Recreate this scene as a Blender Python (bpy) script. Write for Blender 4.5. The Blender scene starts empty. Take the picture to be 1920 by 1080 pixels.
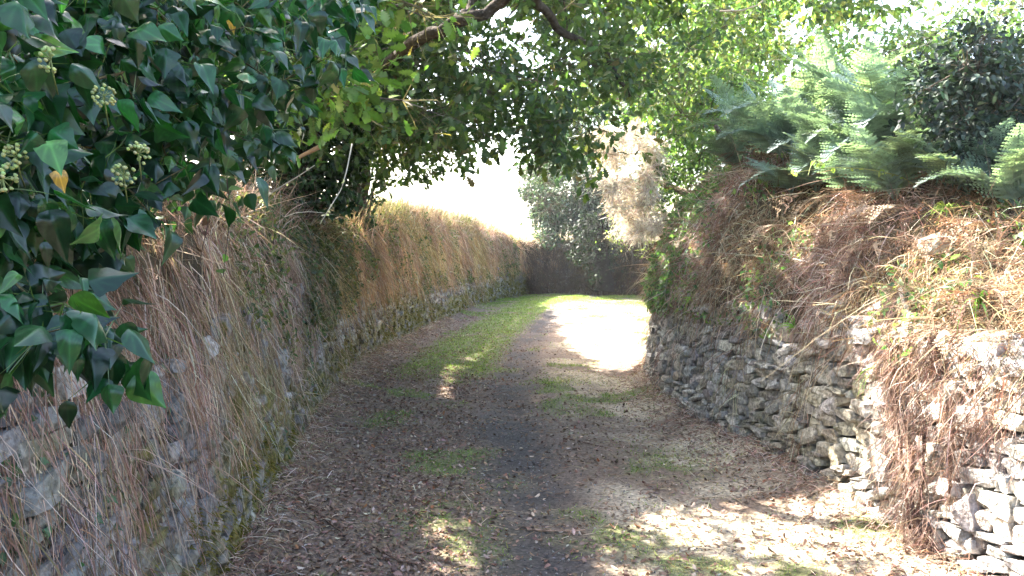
import bpy, math, random
import numpy as np

SEED = 7
random.seed(SEED)
rng = np.random.default_rng(SEED)
S = bpy.context.scene
COL = S.collection

# ------------------------------------------------------------------ camera
CAM_Z, PITCH, FPX = 1.6, math.radians(2.5), 1600.0
cam_d = bpy.data.cameras.new('camera')
cam = bpy.data.objects.new('camera', cam_d); COL.objects.link(cam)
cam.location = (0, 0, CAM_Z)
cam.rotation_euler = (math.radians(90) - PITCH, 0, 0)
cam_d.sensor_width = 36; cam_d.lens = 36 * FPX / 1920
cam_d.clip_start = 0.05; cam_d.clip_end = 5000
S.camera = cam

# ------------------------------------------------------------------ light
SUN_AZ, SUN_EL = math.radians(-46), math.radians(44)     # azimuth from +Y, negative = left
SUN = np.array([math.sin(SUN_AZ) * math.cos(SUN_EL), math.cos(SUN_AZ) * math.cos(SUN_EL), math.sin(SUN_EL)])
w = bpy.data.worlds.new('World'); S.world = w; w.use_nodes = True
nt = w.node_tree; nt.nodes.clear()
sky = nt.nodes.new('ShaderNodeTexSky'); sky.sky_type = 'NISHITA'; sky.sun_disc = False
sky.sun_elevation = SUN_EL; sky.sun_rotation = SUN_AZ
sky.air_density = 1.0; sky.dust_density = 4.0; sky.ozone_density = 1.0
bg = nt.nodes.new('ShaderNodeBackground'); bg.inputs['Strength'].default_value = 0.13
ow = nt.nodes.new('ShaderNodeOutputWorld')
nt.links.new(sky.outputs[0], bg.inputs[0]); nt.links.new(bg.outputs[0], ow.inputs[0])
sl = bpy.data.lights.new('sun', 'SUN'); sl.energy = 5.0; sl.angle = math.radians(0.5); sl.color = (1, .94, .85)
so = bpy.data.objects.new('sun', sl); COL.objects.link(so)
so.rotation_euler = (math.radians(90) - SUN_EL, 0, math.pi - SUN_AZ)
# lamp points along its -Z: tilt so that -Z = -SUN
from mathutils import Vector
so.rotation_euler = Vector(SUN).to_track_quat('Z', 'Y').to_euler()
S.view_settings.view_transform = 'Standard'; S.view_settings.look = 'None'
S.view_settings.gamma = 1; S.view_settings.exposure = 3.45
S.cycles.max_bounces = 7; S.cycles.diffuse_bounces = 4; S.cycles.glossy_bounces = 2
S.cycles.transmission_bounces = 4; S.cycles.transparent_max_bounces = 4
S.cycles.sample_clamp_indirect = 8

# ------------------------------------------------------------------ helpers
def at(px, py, d):
    """world point seen at photo pixel (px,py) at depth d"""
    f = np.array([0, math.cos(PITCH), -math.sin(PITCH)]); u = np.array([0, math.sin(PITCH), math.cos(PITCH)])
    px = np.asarray(px, float); py = np.asarray(py, float); d = np.asarray(d, float)
    r = np.array([1., 0, 0])
    return np.array([0, 0, CAM_Z]) + d[..., None] * (f + ((px - 960) / FPX)[..., None] * r + ((540 - py) / FPX)[..., None] * u)

def project(P):
    P = P - np.array([0, 0, CAM_Z])
    d = P[..., 1] * math.cos(PITCH) - P[..., 2] * math.sin(PITCH)
    v = P[..., 1] * math.sin(PITCH) + P[..., 2] * math.cos(PITCH)
    d = np.where(np.abs(d) < 1e-6, 1e-6, d)
    return 960 + FPX * P[..., 0] / d, 540 - FPX * v / d, d

_T = np.random.default_rng(3).random((64, 64, 64))
def vn(P, s=1.0, seed=0):
    """value noise 0..1"""
    P = np.asarray(P, float) * s + seed * 13.37
    i = np.floor(P).astype(int); f = P - i; f = f * f * (3 - 2 * f)
    i &= 63; j = (i + 1) & 63
    def t(a, b, c): return _T[a[..., 0], b[..., 1], c[..., 2]]
    x, y, z = f[..., 0], f[..., 1], f[..., 2]
    return (((t(i, i, i) * (1 - x) + t(j, i, i) * x) * (1 - y) + (t(i, j, i) * (1 - x) + t(j, j, i) * x) * y) * (1 - z)
            + ((t(i, i, j) * (1 - x) + t(j, i, j) * x) * (1 - y) + (t(i, j, j) * (1 - x) + t(j, j, j) * x) * y) * z)
def fbm(P, s=1.0, seed=0, o=3):
    a, r, n = .5, 0, 0
    for k in range(o):
        r = r + a * vn(P, s * 2 ** k, seed + k); n += a; a *= .5
    return r / n
def p3(x, y, z=0):
    return np.stack(np.broadcast_arrays(np.asarray(x, float), y, z), -1)
def sstep(a, b, x):
    t = np.clip((x - a) / (b - a), 0, 1); return t * t * (3 - 2 * t)
def unit(v): return v / np.maximum(np.linalg.norm(v, axis=-1, keepdims=True), 1e-9)
def lerp(a, b, t): return a + (b - a) * t

class Geo:
    def __init__(self): self.V, self.F, self.C, self.n = [], [], [], 0
    def add(self, V, F, C):
        V = np.asarray(V, float).reshape(-1, 3)
        C = np.broadcast_to(np.asarray(C, float), V.shape)
        self.V.append(V); self.C.append(C)
        for f in (F if isinstance(F, list) else [F]): self.F.append(np.asarray(f, int) + self.n)
        self.n += len(V)
        return self
    def mesh(self, name, mat, smooth=True):
        V = np.concatenate(self.V); C = np.concatenate(self.C)
        me = bpy.data.meshes.new(name)
        tot = np.concatenate([np.full(len(f), f.shape[1]) for f in self.F])
        idx = np.concatenate([f.ravel() for f in self.F])
        me.vertices.add(len(V)); me.vertices.foreach_set('co', V.astype(np.float32).ravel())
        me.loops.add(len(idx)); me.loops.foreach_set('vertex_index', idx.astype(np.int32))
        me.polygons.add(len(tot))
        me.polygons.foreach_set('loop_start', (np.cumsum(tot) - tot).astype(np.int32))
        me.polygons.foreach_set('loop_total', tot.astype(np.int32))
        me.polygons.foreach_set('use_smooth', np.full(len(tot), smooth))
        a = me.color_attributes.new('tint', 'FLOAT_COLOR', 'POINT')
        a.data.foreach_set('color', np.concatenate([C, np.ones((len(C), 1))], 1).astype(np.float32).ravel())
        me.materials.append(mat); me.update(); me.validate()
        return me
    def obj(self, name, mat, parent=None, smooth=True):
        o = bpy.data.objects.new(name, self.mesh(name, mat, smooth)); COL.objects.link(o)
        if parent is not None:
            o.parent = parent
            o.matrix_parent_inverse = parent.matrix_world.inverted() if False else o.matrix_parent_inverse
            o.location = -Vector(parent.location)
        return o

def thing(name, label, cat, loc=(0, 0, 0), group=None):
    o = bpy.data.objects.new(name, None); COL.objects.link(o); o.location = tuple(map(float, loc))
    o.empty_display_size = .1
    return tag(o, label, cat, group)
def tag(o, label, cat, group=None, kind=None):
    if label: o['label'] = label
    if cat: o['category'] = cat
    if group: o['group'] = group
    if kind: o['kind'] = kind
    return o

def frames(tip, nrm):
    y = unit(tip); x = unit(np.cross(y, nrm)); z = np.cross(x, y)
    return np.stack([x, y, z], -1)                       # columns
def scatter(g, tv, tf, pos, R, scl, col, tc=None):
    N, n = len(pos), len(tv)
    if N == 0: return
    scl = np.asarray(scl, float)
    if scl.ndim == 1: scl = scl[:, None]
    L = tv[None] * scl[:, None, :]
    V = np.einsum('nij,nkj->nki', R, L) + pos[:, None]
    C = np.broadcast_to(np.asarray(col)[:, None, :], V.shape)
    if tc is not None: C = C * tc[None, :, None]
    fs = [(f[None] + (np.arange(N) * n)[:, None, None]).reshape(-1, f.shape[1]) for f in tf]
    g.add(V.reshape(-1, 3), fs, C.reshape(-1, 3))

def leaf_template(prof, fold=.15, droop=.15, cols=1, wave=0.0):
    """prof: list of (y, halfwidth); cols = columns on each side"""
    n = len(prof); V = []; tc = []
    for y, wd in prof:
        for c in range(-cols, cols + 1):
            x = wd * c / cols
            V.append((x, y, fold * abs(x) - droop * y * y + wave * math.sin(9 * y + c)))
            tc.append(1.0 if c else 1.22)
    k = 2 * cols + 1
    F = [(i * k + j, i * k + j + 1, (i + 1) * k + j + 1, (i + 1) * k + j) for i in range(n - 1) for j in range(k - 1)]
    return np.array(V), [np.array(F)], np.array(tc)
OAK = leaf_template([(0, .012), (.12, .03), (.2, .15), (.27, .08), (.37, .24), (.46, .12), (.57, .31), (.66, .17), (.78, .27), (.9, .15), (1, .03)], .25, .12)
OAKC = leaf_template([(0, .012), (.12, .03), (.2, .15), (.27, .08), (.37, .24), (.46, .12), (.57, .31), (.66, .17), (.78, .27), (.9, .15), (1, .03)], .45, .25)
SMALL = leaf_template([(0, .02), (.3, .26), (.65, .22), (1, .02)], .3, .2)
NEEDLE = leaf_template([(0, .03), (.5, .05), (1, .01)], 0, .1)
IVYA = leaf_template([(-.0, .03), (.02, .2), (.08, .33), (.2, .42), (.34, .42), (.5, .34), (.65, .23), (.8, .12), (.92, .05), (1, .005)], -.32, .22, 3, .012)
IVYB = leaf_template([(0, .03), (.0, .3), (.06, .47), (.16, .5), (.27, .37), (.38, .40), (.46, .42), (.56, .26), (.7, .15), (.86, .07), (1, .005)], -.25, .3, 3, .012)
def ivy_template(prof, droop, fold, rows=15, cols=6, nv=5):
    py_, pw = np.array(prof).T; ys = np.linspace(0, 1, rows) ** 1.05; V = []; tc = []
    for y in ys:
        wd = np.interp(y, py_, pw)
        for c in range(-cols, cols + 1):
            x = wd * c / cols; a = math.atan2(x, y - .02 + 1e-6); rr = math.hypot(x, y)
            z = fold * abs(x) - droop * y * y - .25 * abs(x) ** 2 + .03 * math.sin(7 * y + 3 * x) + .018 * math.cos(a * 7.5) * rr
            V.append((x, y, z)); dv = min(abs(a - v) for v in (0, .5, -.5, 1.05, -1.05, 1.6, -1.6)) * rr
            tc.append(1 + .75 * math.exp(-(dv / .03) ** 2) + .1 * math.sin(11 * x + 5 * y))
    k = 2 * cols + 1
    F = [(i * k + j, i * k + j + 1, (i + 1) * k + j + 1, (i + 1) * k + j) for i in range(rows - 1) for j in range(k - 1)]
    return np.array(V), [np.array(F)], np.array(tc)
IVH = [ivy_template([(0, .05), (.03, .24), (.1, .36), (.22, .43), (.36, .42), (.5, .34), (.65, .23), (.8, .12), (.92, .05), (1, .004)], .22, -.2),
       ivy_template([(0, .1), (.03, .34), (.1, .42), (.22, .40), (.36, .36), (.5, .33), (.62, .24), (.76, .13), (.9, .05), (1, .004)], .35, .15),
       ivy_template([(0, .1), (.02, .38), (.09, .47), (.16, .49), (.24, .41), (.33, .37), (.42, .39), (.5, .33), (.62, .19), (.78, .1), (1, .004)], .1, -.3),
       ivy_template([(0, .03), (.05, .18), (.15, .28), (.3, .33), (.45, .3), (.6, .22), (.78, .12), (.9, .06), (1, .004)], .4, .35)]
def diamond():
    return np.array([(0, 0, 0), (.5, .5, 0), (0, 1, 0), (-.5, .5, 0)], float), [np.array([(0, 1, 2, 3)])], None

def ribbons(g, P, D, L, W, droop, col, segs=4, curl=.15, tipcol=None):
    """thin curved blades; all arguments per blade"""
    N = len(P); D = unit(D); s = np.linspace(0, 1, segs + 1)[None, :, None]
    side = unit(np.cross(D, unit(rng.normal(size=(N, 3)))))
    side2 = unit(np.cross(D, side))
    L = np.asarray(L)[:, None, None]; dr = np.asarray(droop)[:, None, None]
    c1 = rng.normal(0, curl, (N, 1, 1)); c2 = rng.normal(0, curl * .6, (N, 1, 1)); ph = rng.random((N, 1, 1)) * 6.28
    mid = P[:, None] + D[:, None] * L * s * (1 - .25 * np.abs(dr) * s) + side2[:, None] * L * (c1 * s * s + c2 * np.sin(4 * s + ph) * s)
    mid[..., 2] -= (L * dr * s * s)[..., 0]
    wd = np.asarray(W)[:, None, None] * (1 - .85 * s ** 2) * .5
    V = np.stack([mid - side[:, None] * wd, mid + side[:, None] * wd], 2).reshape(N, -1, 3)
    F = np.array([(2 * i, 2 * i + 1, 2 * i + 3, 2 * i + 2) for i in range(segs)])
    n = 2 * (segs + 1)
    F = (F[None] + (np.arange(N) * n)[:, None, None]).reshape(-1, 4)
    tc = col if tipcol is None else tipcol
    k = np.repeat(np.linspace(0, 1, segs + 1), 2)[None, :, None]
    C = col[:, None] * (1 - k) + tc[:, None] * k
    g.add(V.reshape(-1, 3), F, C.reshape(-1, 3))

def tube(g, pts, rad, col, n=7, rough=.0):
    pts = np.asarray(pts, float); rad = np.broadcast_to(np.asarray(rad, float), (len(pts),))
    T = unit(np.gradient(pts, axis=0)); up = np.array([.31, .2, .93])
    A = unit(np.cross(T, up)); B = np.cross(T, A)
    a = np.linspace(0, 2 * np.pi, n, endpoint=False)
    r = rad[:, None] * (1 + rough * rng.normal(size=(len(pts), n)))
    V = pts[:, None] + (np.cos(a)[None, :, None] * A[:, None] + np.sin(a)[None, :, None] * B[:, None]) * r[..., None]
    F = [(i * n + j, i * n + (j + 1) % n, (i + 1) * n + (j + 1) % n, (i + 1) * n + j) for i in range(len(pts) - 1) for j in range(n)]
    m = len(pts) * n
    V = np.concatenate([V.reshape(-1, 3), pts[:1], pts[-1:]])
    F3 = [(j, m, (j + 1) % n) for j in range(n)] + [(m - n + j, m - n + (j + 1) % n, m + 1) for j in range(n)]
    g.add(V, [np.array(F), np.array(F3)], col)

def jit(base, N, amt=.15, hue=.08):
    base = np.asarray(base, float)
    c = base[None] * (1 + rng.normal(0, amt, (N, 1))) * (1 + rng.normal(0, hue, (N, 3)))
    return np.clip(c, .004, .85)
def pick(palette, N, amt=.15, hue=.06, wts=None):
    pal = np.array(palette); i = rng.choice(len(pal), N, p=None if wts is None else np.array(wts) / np.sum(wts))
    c = pal[i] * (1 + rng.normal(0, amt, (N, 1))) * (1 + rng.normal(0, hue, (N, 3)))
    return np.clip(c, .004, .85)

# ------------------------------------------------------------------ materials (all procedural; 'tint' = the thing's own colour)
def mat(name, rough=.7, spec=.3, trans=0.0, trcol=(1, 1, 1), nscale=20, namt=.35, bump=0.0, bscale=30, rand=0.0, coat=0.0, bdist=.02):
    m = bpy.data.materials.new(name); m.use_nodes = True; t = m.node_tree; N = t.nodes; L = t.links; N.clear()
    out = N.new('ShaderNodeOutputMaterial'); pb = N.new('ShaderNodeBsdfPrincipled')
    pb.inputs['Roughness'].default_value = rough; pb.inputs['Specular IOR Level'].default_value = spec
    pb.inputs['Coat Weight'].default_value = coat; pb.inputs['Coat Roughness'].default_value = .25
    at_ = N.new('ShaderNodeAttribute'); at_.attribute_name = 'tint'
    tc = N.new('ShaderNodeNewGeometry'); nz = N.new('ShaderNodeTexNoise')
    nz.inputs['Scale'].default_value = nscale; nz.inputs['Detail'].default_value = 4
    L.new(tc.outputs['Position'], nz.inputs['Vector'])
    mr = N.new('ShaderNodeMapRange'); mr.inputs[1].default_value = .3; mr.inputs[2].default_value = .7
    mr.inputs[3].default_value = 1 - namt; mr.inputs[4].default_value = 1 + namt
    L.new(nz.outputs[0], mr.inputs[0])
    mul = N.new('ShaderNodeVectorMath'); mul.operation = 'SCALE'
    L.new(at_.outputs['Color'], mul.inputs[0]); L.new(mr.outputs[0], mul.inputs['Scale'])
    c = mul.outputs[0]
    if rand:
        oi = N.new('ShaderNodeObjectInfo'); hs = N.new('ShaderNodeHueSaturation')
        m1 = N.new('ShaderNodeMapRange'); m1.inputs[3].default_value = .5 - rand * .09; m1.inputs[4].default_value = .5 + rand * .05
        m2 = N.new('ShaderNodeMapRange'); m2.inputs[3].default_value = 1 - rand * .4; m2.inputs[4].default_value = 1 + rand * .4
        L.new(oi.outputs['Random'], m1.inputs[0]); L.new(oi.outputs['Random'], m2.inputs[0])
        L.new(m1.outputs[0], hs.inputs['Hue']); L.new(m2.outputs[0], hs.inputs['Value']); L.new(c, hs.inputs['Color']); c = hs.outputs[0]
    L.new(c, pb.inputs['Base Color'])
    if bump:
        b = N.new('ShaderNodeBump'); b.inputs['Strength'].default_value = bump; b.inputs['Distance'].default_value = bdist
        n2 = N.new('ShaderNodeTexNoise'); n2.inputs['Scale'].default_value = bscale; n2.inputs['Detail'].default_value = 6
        L.new(tc.outputs['Position'], n2.inputs['Vector']); L.new(n2.outputs[0], b.inputs['Height']); L.new(b.outputs[0], pb.inputs['Normal'])
    if trans:
        tr = N.new('ShaderNodeBsdfTranslucent'); mx = N.new('ShaderNodeMixShader'); mx.inputs[0].default_value = trans
        v = N.new('ShaderNodeVectorMath'); v.operation = 'MULTIPLY'; v.inputs[1].default_value = trcol
        L.new(c, v.inputs[0]); L.new(v.outputs[0], tr.inputs[0])
        L.new(pb.outputs[0], mx.inputs[1]); L.new(tr.outputs[0], mx.inputs[2]); L.new(mx.outputs[0], out.inputs[0])
    else: L.new(pb.outputs[0], out.inputs[0])
    return m
M = dict(
    stone=mat('rough_stone', .75, .35, nscale=32, namt=.55, bump=.9, bscale=55, bdist=.014),
    soil=mat('bank_soil', .95, .1, nscale=9, namt=.5, bump=.9, bscale=25),
    lane=mat('lane_soil', .9, .2, nscale=35, namt=.5, bump=.8, bscale=60),
    field=mat('field_grass', .9, .1, nscale=2, namt=.25, bump=.5, bscale=8),
    bark=mat('bark', .95, .06, nscale=18, namt=.5, bump=1, bscale=40),
    oak=mat('oak_leaf', .5, .3, .43, (1.9, 2.1, .9), nscale=12, namt=.25),
    ivy=mat('ivy_leaf', .28, .42, .25, (1.4, 2.4, .6), nscale=25, namt=.22),
    growth=mat('shade_toned_growth', .95, .03, nscale=5, namt=.3),
    dark=mat('evergreen_leaf', .65, .2, .12, (1.5, 1.9, .8), nscale=8, namt=.3),
    leaf=mat('small_leaf', .5, .35, .38, (1.7, 2.0, .9), nscale=8, namt=.3),
    straw=mat('dry_grass', .7, .25, .25, (1.2, 1.1, .9), nscale=5, namt=.25),
    grass=mat('green_grass', .6, .3, .35, (1.5, 1.7, .7), nscale=6, namt=.3),
    fern=mat('fern_frond', .5, .4, .3, (1.5, 1.7, .8), nscale=10, namt=.25, rand=.6),
    deadfern=mat('dead_frond', .75, .2, .25, (1.3, 1.1, .9), nscale=8, namt=.3, rand=.15),
    litter=mat('leaf_litter', .9, .1, .1, (1.2, 1, .8), nscale=15, namt=.3),
    berry=mat('ivy_umbel', .6, .3, nscale=60, namt=.2),
)

# ------------------------------------------------------------------ the two wall lines (plan curves)
def spline(pts, step=.1):
    P = np.array(pts, float); P = np.vstack([2 * P[0] - P[1], P, 2 * P[-1] - P[-2]]); out = []
    for i in range(1, len(P) - 2):
        t = np.linspace(0, 1, 60, endpoint=False)[:, None]; a, b, c, d = P[i - 1:i + 3]
        out.append(.5 * ((2 * b) + (c - a) * t + (2 * a - 5 * b + 4 * c - d) * t ** 2 + (3 * b - a - 3 * c + d) * t ** 3))
    Q = np.vstack(out + [P[-2:-1]]); s = np.r_[0, np.cumsum(np.linalg.norm(np.diff(Q, axis=0), axis=1))]
    u = np.arange(0, s[-1], step); return u, np.stack([np.interp(u, s, Q[:, 0]), np.interp(u, s, Q[:, 1])], 1)
LB = spline([(-1.0, -3), (-1.1, 0), (-1.25, 2), (-1.39, 4.2), (-1.85, 8), (-2.1, 11.5), (-1.95, 14), (-1.6, 18), (-1.0, 24), (-.2, 29), (1.0, 31.8), (2.8, 31.6), (5, 30), (9, 27), (15, 24), (30, 20)])
RB = spline([(2.5, -3), (2.38, 0), (2.25, 3), (2.12, 4.4), (1.92, 6.4), (1.62, 8.3), (1.62, 10), (1.9, 11.6), (2.7, 14), (4.2, 17), (7, 19), (12, 19.5), (30, 14)])
def base(side, u):
    U, Q = LB if side < 0 else RB
    T = unit(np.gradient(Q, axis=0))
    x, y, tx, ty = (np.interp(u, U, a) for a in (Q[:, 0], Q[:, 1], T[:, 0], T[:, 1]))
    n = np.stack([ty, -tx], -1) if side < 0 else np.stack([-ty, tx], -1)
    return np.stack([x, y], -1), n, np.stack([tx, ty], -1)
# bank profile: (t) -> back offset, height
PL = np.array([(0, 0), (.05, .5), (.10, 1.0), (.14, 1.3), (.20, 1.65), (.38, 1.93), (.9, 2.02), (2, 1.95), (5, 1.9), (20, 1.6), (90, 1.2), (900, -4)])
PR = np.array([(0, 0), (.05, .5), (.10, 1.02), (.08, 1.15), (.2, 1.5), (.42, 1.95), (.9, 2.42), (1.7, 2.85), (3, 3.15), (8, 3.3), (20, 3.2), (90, 2.6), (900, -4)])
TK = np.array([0, .5, 1, 1.3, 1.7, 2, 2.5, 3.5, 5, 7, 9, 11.])
TKR = np.array([0, .5, 1, 1.15, 1.6, 2, 2.6, 3.5, 5, 7, 8, 9, 11.])
def surf(side, u, t):
    """point on wall face / bank; t = 0 foot ... 1 top of stones ... 2 lip of the bank ... 3.5 behind"""
    u = np.asarray(u, float); t = np.asarray(t, float); u, t = np.broadcast_arrays(u, t)
    pr, tk = (PL, TK) if side < 0 else (PR, TKR)
    b = np.interp(t, tk, pr[:, 0]); z = np.interp(t, tk, pr[:, 1])
    P, n, T = base(side, u)
    q = p3(u, t * 1.0, side * 5)
    if side > 0:                                         # near end of the right bank is lower
        k = sstep(7.2, 9.2, u); z = np.where(z > 1.2, 1.2 + (z - 1.2) * lerp(.62, 1, k), z)
        hole = np.exp(-((u - 9.1) / .17) ** 2 - ((t - 1.17) / .1) ** 2) * .35
        b = b + hole
    else:
        far = sstep(12, 23, u) * (1 - sstep(31, 36, u)); z = np.where(z > 1.2, 1.2 + (z - 1.2) * (1 + .55 * far), z)
    w_ = sstep(0, 1.5, t)
    b = b + (fbm(q, .9, 1) - .5) * .22 * w_ + (fbm(q, 4, 2) - .5) * .10 * (t > 1.0)
    z = z + (fbm(q, .7, 4) - .5) * .5 * sstep(1.2, 2, t) + (fbm(q, 5, 6) - .5) * .08 * (t > 1)
    xy = P - n * b[..., None]
    return np.concatenate([xy, z[..., None]], -1)
def surfn(side, u, t):
    e = .05; a = surf(side, u + e, t) - surf(side, u - e, t); b = surf(side, u, t + e) - surf(side, u, t - e)
    n = np.cross(a, b) * (1 if side > 0 else 1)
    P, nn, T = base(side, np.broadcast_arrays(u, t)[0])
    ref = np.concatenate([nn, np.full(nn.shape[:-1] + (1,), .6)], -1)
    n = unit(n); sg = np.sign((n * ref).sum(-1, keepdims=True)); return n * np.where(sg == 0, 1, sg)
def on_surface(side, px, py, tmin=0, tmax=5, dmax=16):
    U, T_ = np.meshgrid(np.arange(3.5, 22, .05), np.arange(tmin, tmax, .05)); P = surf(side, U, T_)
    x, y, d = project(P); e = (x - px) ** 2 + (y - py) ** 2 + np.where((d < 1) | (d > dmax), 1e9, 0) + d * 30
    i = np.unravel_index(np.argmin(e), e.shape); return P[i], U[i], T_[i]

# ------------------------------------------------------------------ setting: ground, banks, lane
def grid_faces(a, b):
    i = np.arange(a - 1)[:, None] * b + np.arange(b - 1)[None]; i = i.ravel()
    return np.stack([i, i + 1, i + b + 1, i + b], 1)
g = Geo(); g.add([(-2500, -2500, -6), (2500, -2500, -6), (2500, 2500, -6), (-2500, 2500, -6)], np.array([(0, 1, 2, 3)]), (.12, .14, .05))
tag(g.obj('ground', M['field']), None, None, kind='structure')

def bank(side, name):
    U = np.concatenate([np.arange(0, 22, .1), np.arange(22, 55, .3)])
    T_ = np.concatenate([np.arange(-.1, 3.5, .06), np.linspace(3.5, 11, 22)])
    uu, tt = np.meshgrid(U, T_, indexing='ij'); P = surf(side, uu, tt)
    nn = base(side, uu)[1]; back = .11 * (tt < 1.02)
    P[..., :2] -= nn * back[..., None]
    P[..., 2] -= (tt < 0) * .3
    c = lerp(np.array([.055, .038, .026]), np.array([.11, .085, .05]), fbm(P, 2, 3)[..., None])
    fld = sstep(2.4, 4, tt)[..., None]; c = c * (1 - fld) + np.array([.34, .30, .14]) * fld
    g = Geo().add(P, grid_faces(*uu.shape), c.reshape(-1, 3))
    return tag(g.obj(name, M['soil']), None, None, kind='structure')
bank(-1, 'earth_bank'); bank(1, 'earth_bank')

def track_x(Y): return np.interp(Y, [-3, 4.2, 7.8, 11, 15, 19.7, 25.6, 30], [.25, .12, 0, .0, .25, .78, 1.6, 3])
LU = np.linspace(0, 45, 200); LBP = base(-1, LU)[0]; RBP = base(1, LU)[0]
def edgeL(Y): return np.interp(Y, LB[1][:260, 1], LB[1][:260, 0])
def edgeR(Y):
    return np.interp(Y, [-3, 0, 3, 4.4, 6.4, 8.3, 10, 11.6, 14, 17, 19], [2.5, 2.38, 2.25, 2.12, 1.92, 1.62, 1.62, 1.9, 2.7, 4.2, 7])
def lane_h(x, y):
    q = p3(x, y); h = (fbm(q, .8, 11) - .5) * .08 + (fbm(q, 6, 12) - .5) * .035
    dl = np.abs(x - edgeL(y)); dr = np.abs(edgeR(y) - x); e = np.minimum(dl, dr)
    h = h + .10 * np.exp(-(e / .28) ** 2) - .035 * np.exp(-((x - track_x(y)) / .3) ** 2)
    return h
def lane_masks(x, y):
    q = p3(x, y); d = x - track_x(y)
    track = np.exp(-(np.abs(d + (fbm(q, 1.5, 21) - .5) * .5) / .31) ** 3) * (.55 + .45 * sstep(.35, .55, fbm(q, 2.5, 22)))
    gr = sstep(-1.75, -1.3, d) * (1 - sstep(-.45, -.1, d)) * sstep(9.8, 12.5, y + (fbm(q, 1, 31) - .5) * 2)
    gr = np.maximum(gr * sstep(.2, .42, fbm(q, 2.2, 23)), 0)
    far = sstep(22, 27, y); gr = np.maximum(gr, far * sstep(.35, .5, fbm(q, 1.4, 24)))
    pat = sstep(.60, .70, fbm(q, 1.9, 25)) * (1 - track)
    for cx, cy, r in ((-.35, 5.0, .26), (-.62, 4.9, .16), (-.15, 4.55, .2), (-.1, 5.9, .2), (.75, 4.6, .22), (1.4, 4.2, .2), (.6, 8.6, .25), (.45, 10.3, .3), (1.2, 6.4, .3), (-1.2, 7.9, .2)):
        pat = np.maximum(pat, .9 * np.exp(-(((x - cx) / r) ** 2 + ((y - cy) / (r * 1.5)) ** 2)) * (fbm(q, 9, 26) > .42))
    gr = np.clip(np.maximum(gr, pat * .9), 0, 1) * (1 - track * .85)
    st = sstep(.25, .8, d) * sstep(.35, .55, fbm(q, 1.3, 27)) * (1 - gr * .6)
    st = np.clip(st, 0, 1)
    return track, gr, st
def lane_patch():
    X = np.arange(-2.9, 7, .045); Y = np.concatenate([np.arange(-2, 12, .045), np.arange(12, 33, .09)])
    xx, yy = np.meshgrid(X, Y, indexing='ij'); z = lane_h(xx, yy); P = p3(xx, yy, z)
    tr, gr, st = lane_masks(xx, yy)
    n = fbm(P, 3, 41)[..., None]; n2 = fbm(P, 14, 42)[..., None]
    c = lerp(np.array([.115, .083, .062]), np.array([.185, .135, .10]), n)
    c = c * (1 - tr[..., None]) + np.array([.058, .050, .046]) * tr[..., None]
    c = c * (1 - st[..., None]) + np.array([.38, .32, .235]) * st[..., None]  # straw right of the track, its colour lightened to strengthen the sun patches
    c = c * (1 - gr[..., None] * .8) + np.array([.10, .13, .035]) * gr[..., None] * .8
    c = c * (.7 + .6 * n2)
    return Geo().add(P, grid_faces(*xx.shape), c.reshape(-1, 3))
tag(lane_patch().obj('lane', M['lane']), None, None, kind='structure')
g = Geo(); g.add([(6.9, -3, -.04), (60, -3, -.04), (60, 33, -.04), (6.9, 33, -.04)], np.array([(0, 1, 2, 3)]), (.14, .13, .07))
tag(g.obj('path', M['lane']), None, None, kind='structure')

# ------------------------------------------------------------------ stone walls
def stone_template(k, seed):
    r = np.random.default_rng(seed); n = 4
    V, F = [], []; idx = {}
    lin = np.linspace(-1, 1, n)
    def vid(p):
        key = tuple(np.round(p, 4))
        if key not in idx: idx[key] = len(V); V.append(p)
        return idx[key]
    for ax in range(3):
        for sg in (-1, 1):
            for i in range(n - 1):
                for j in range(n - 1):
                    q = []
                    for a, b in ((i, j), (i + 1, j), (i + 1, j + 1), (i, j + 1)):
                        p = [0, 0, 0]; p[ax] = sg; p[(ax + 1) % 3] = lin[a]; p[(ax + 2) % 3] = lin[b]; q.append(vid(tuple(p)))
                    F.append(q if sg > 0 else q[::-1])
    V = np.array(V, float)
    V = V / (np.abs(V) ** k).sum(1, keepdims=True) ** (1 / k)
    V *= 1 + r.normal(0, .04, (len(V), 1)); V += r.normal(0, .04, V.shape)
    sh = r.normal(0, .22, 3); V[:, 0] += V[:, 2] * sh[0]; V[:, 2] += V[:, 0] * sh[1] * .5; V[:, 2] *= 1 + V[:, 0] * sh[2] * .8
    return V, [np.array(F)], None
STONES = [stone_template(10, s) for s in range(10)]
MOSS = np.array([.11, .095, .018])
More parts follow.
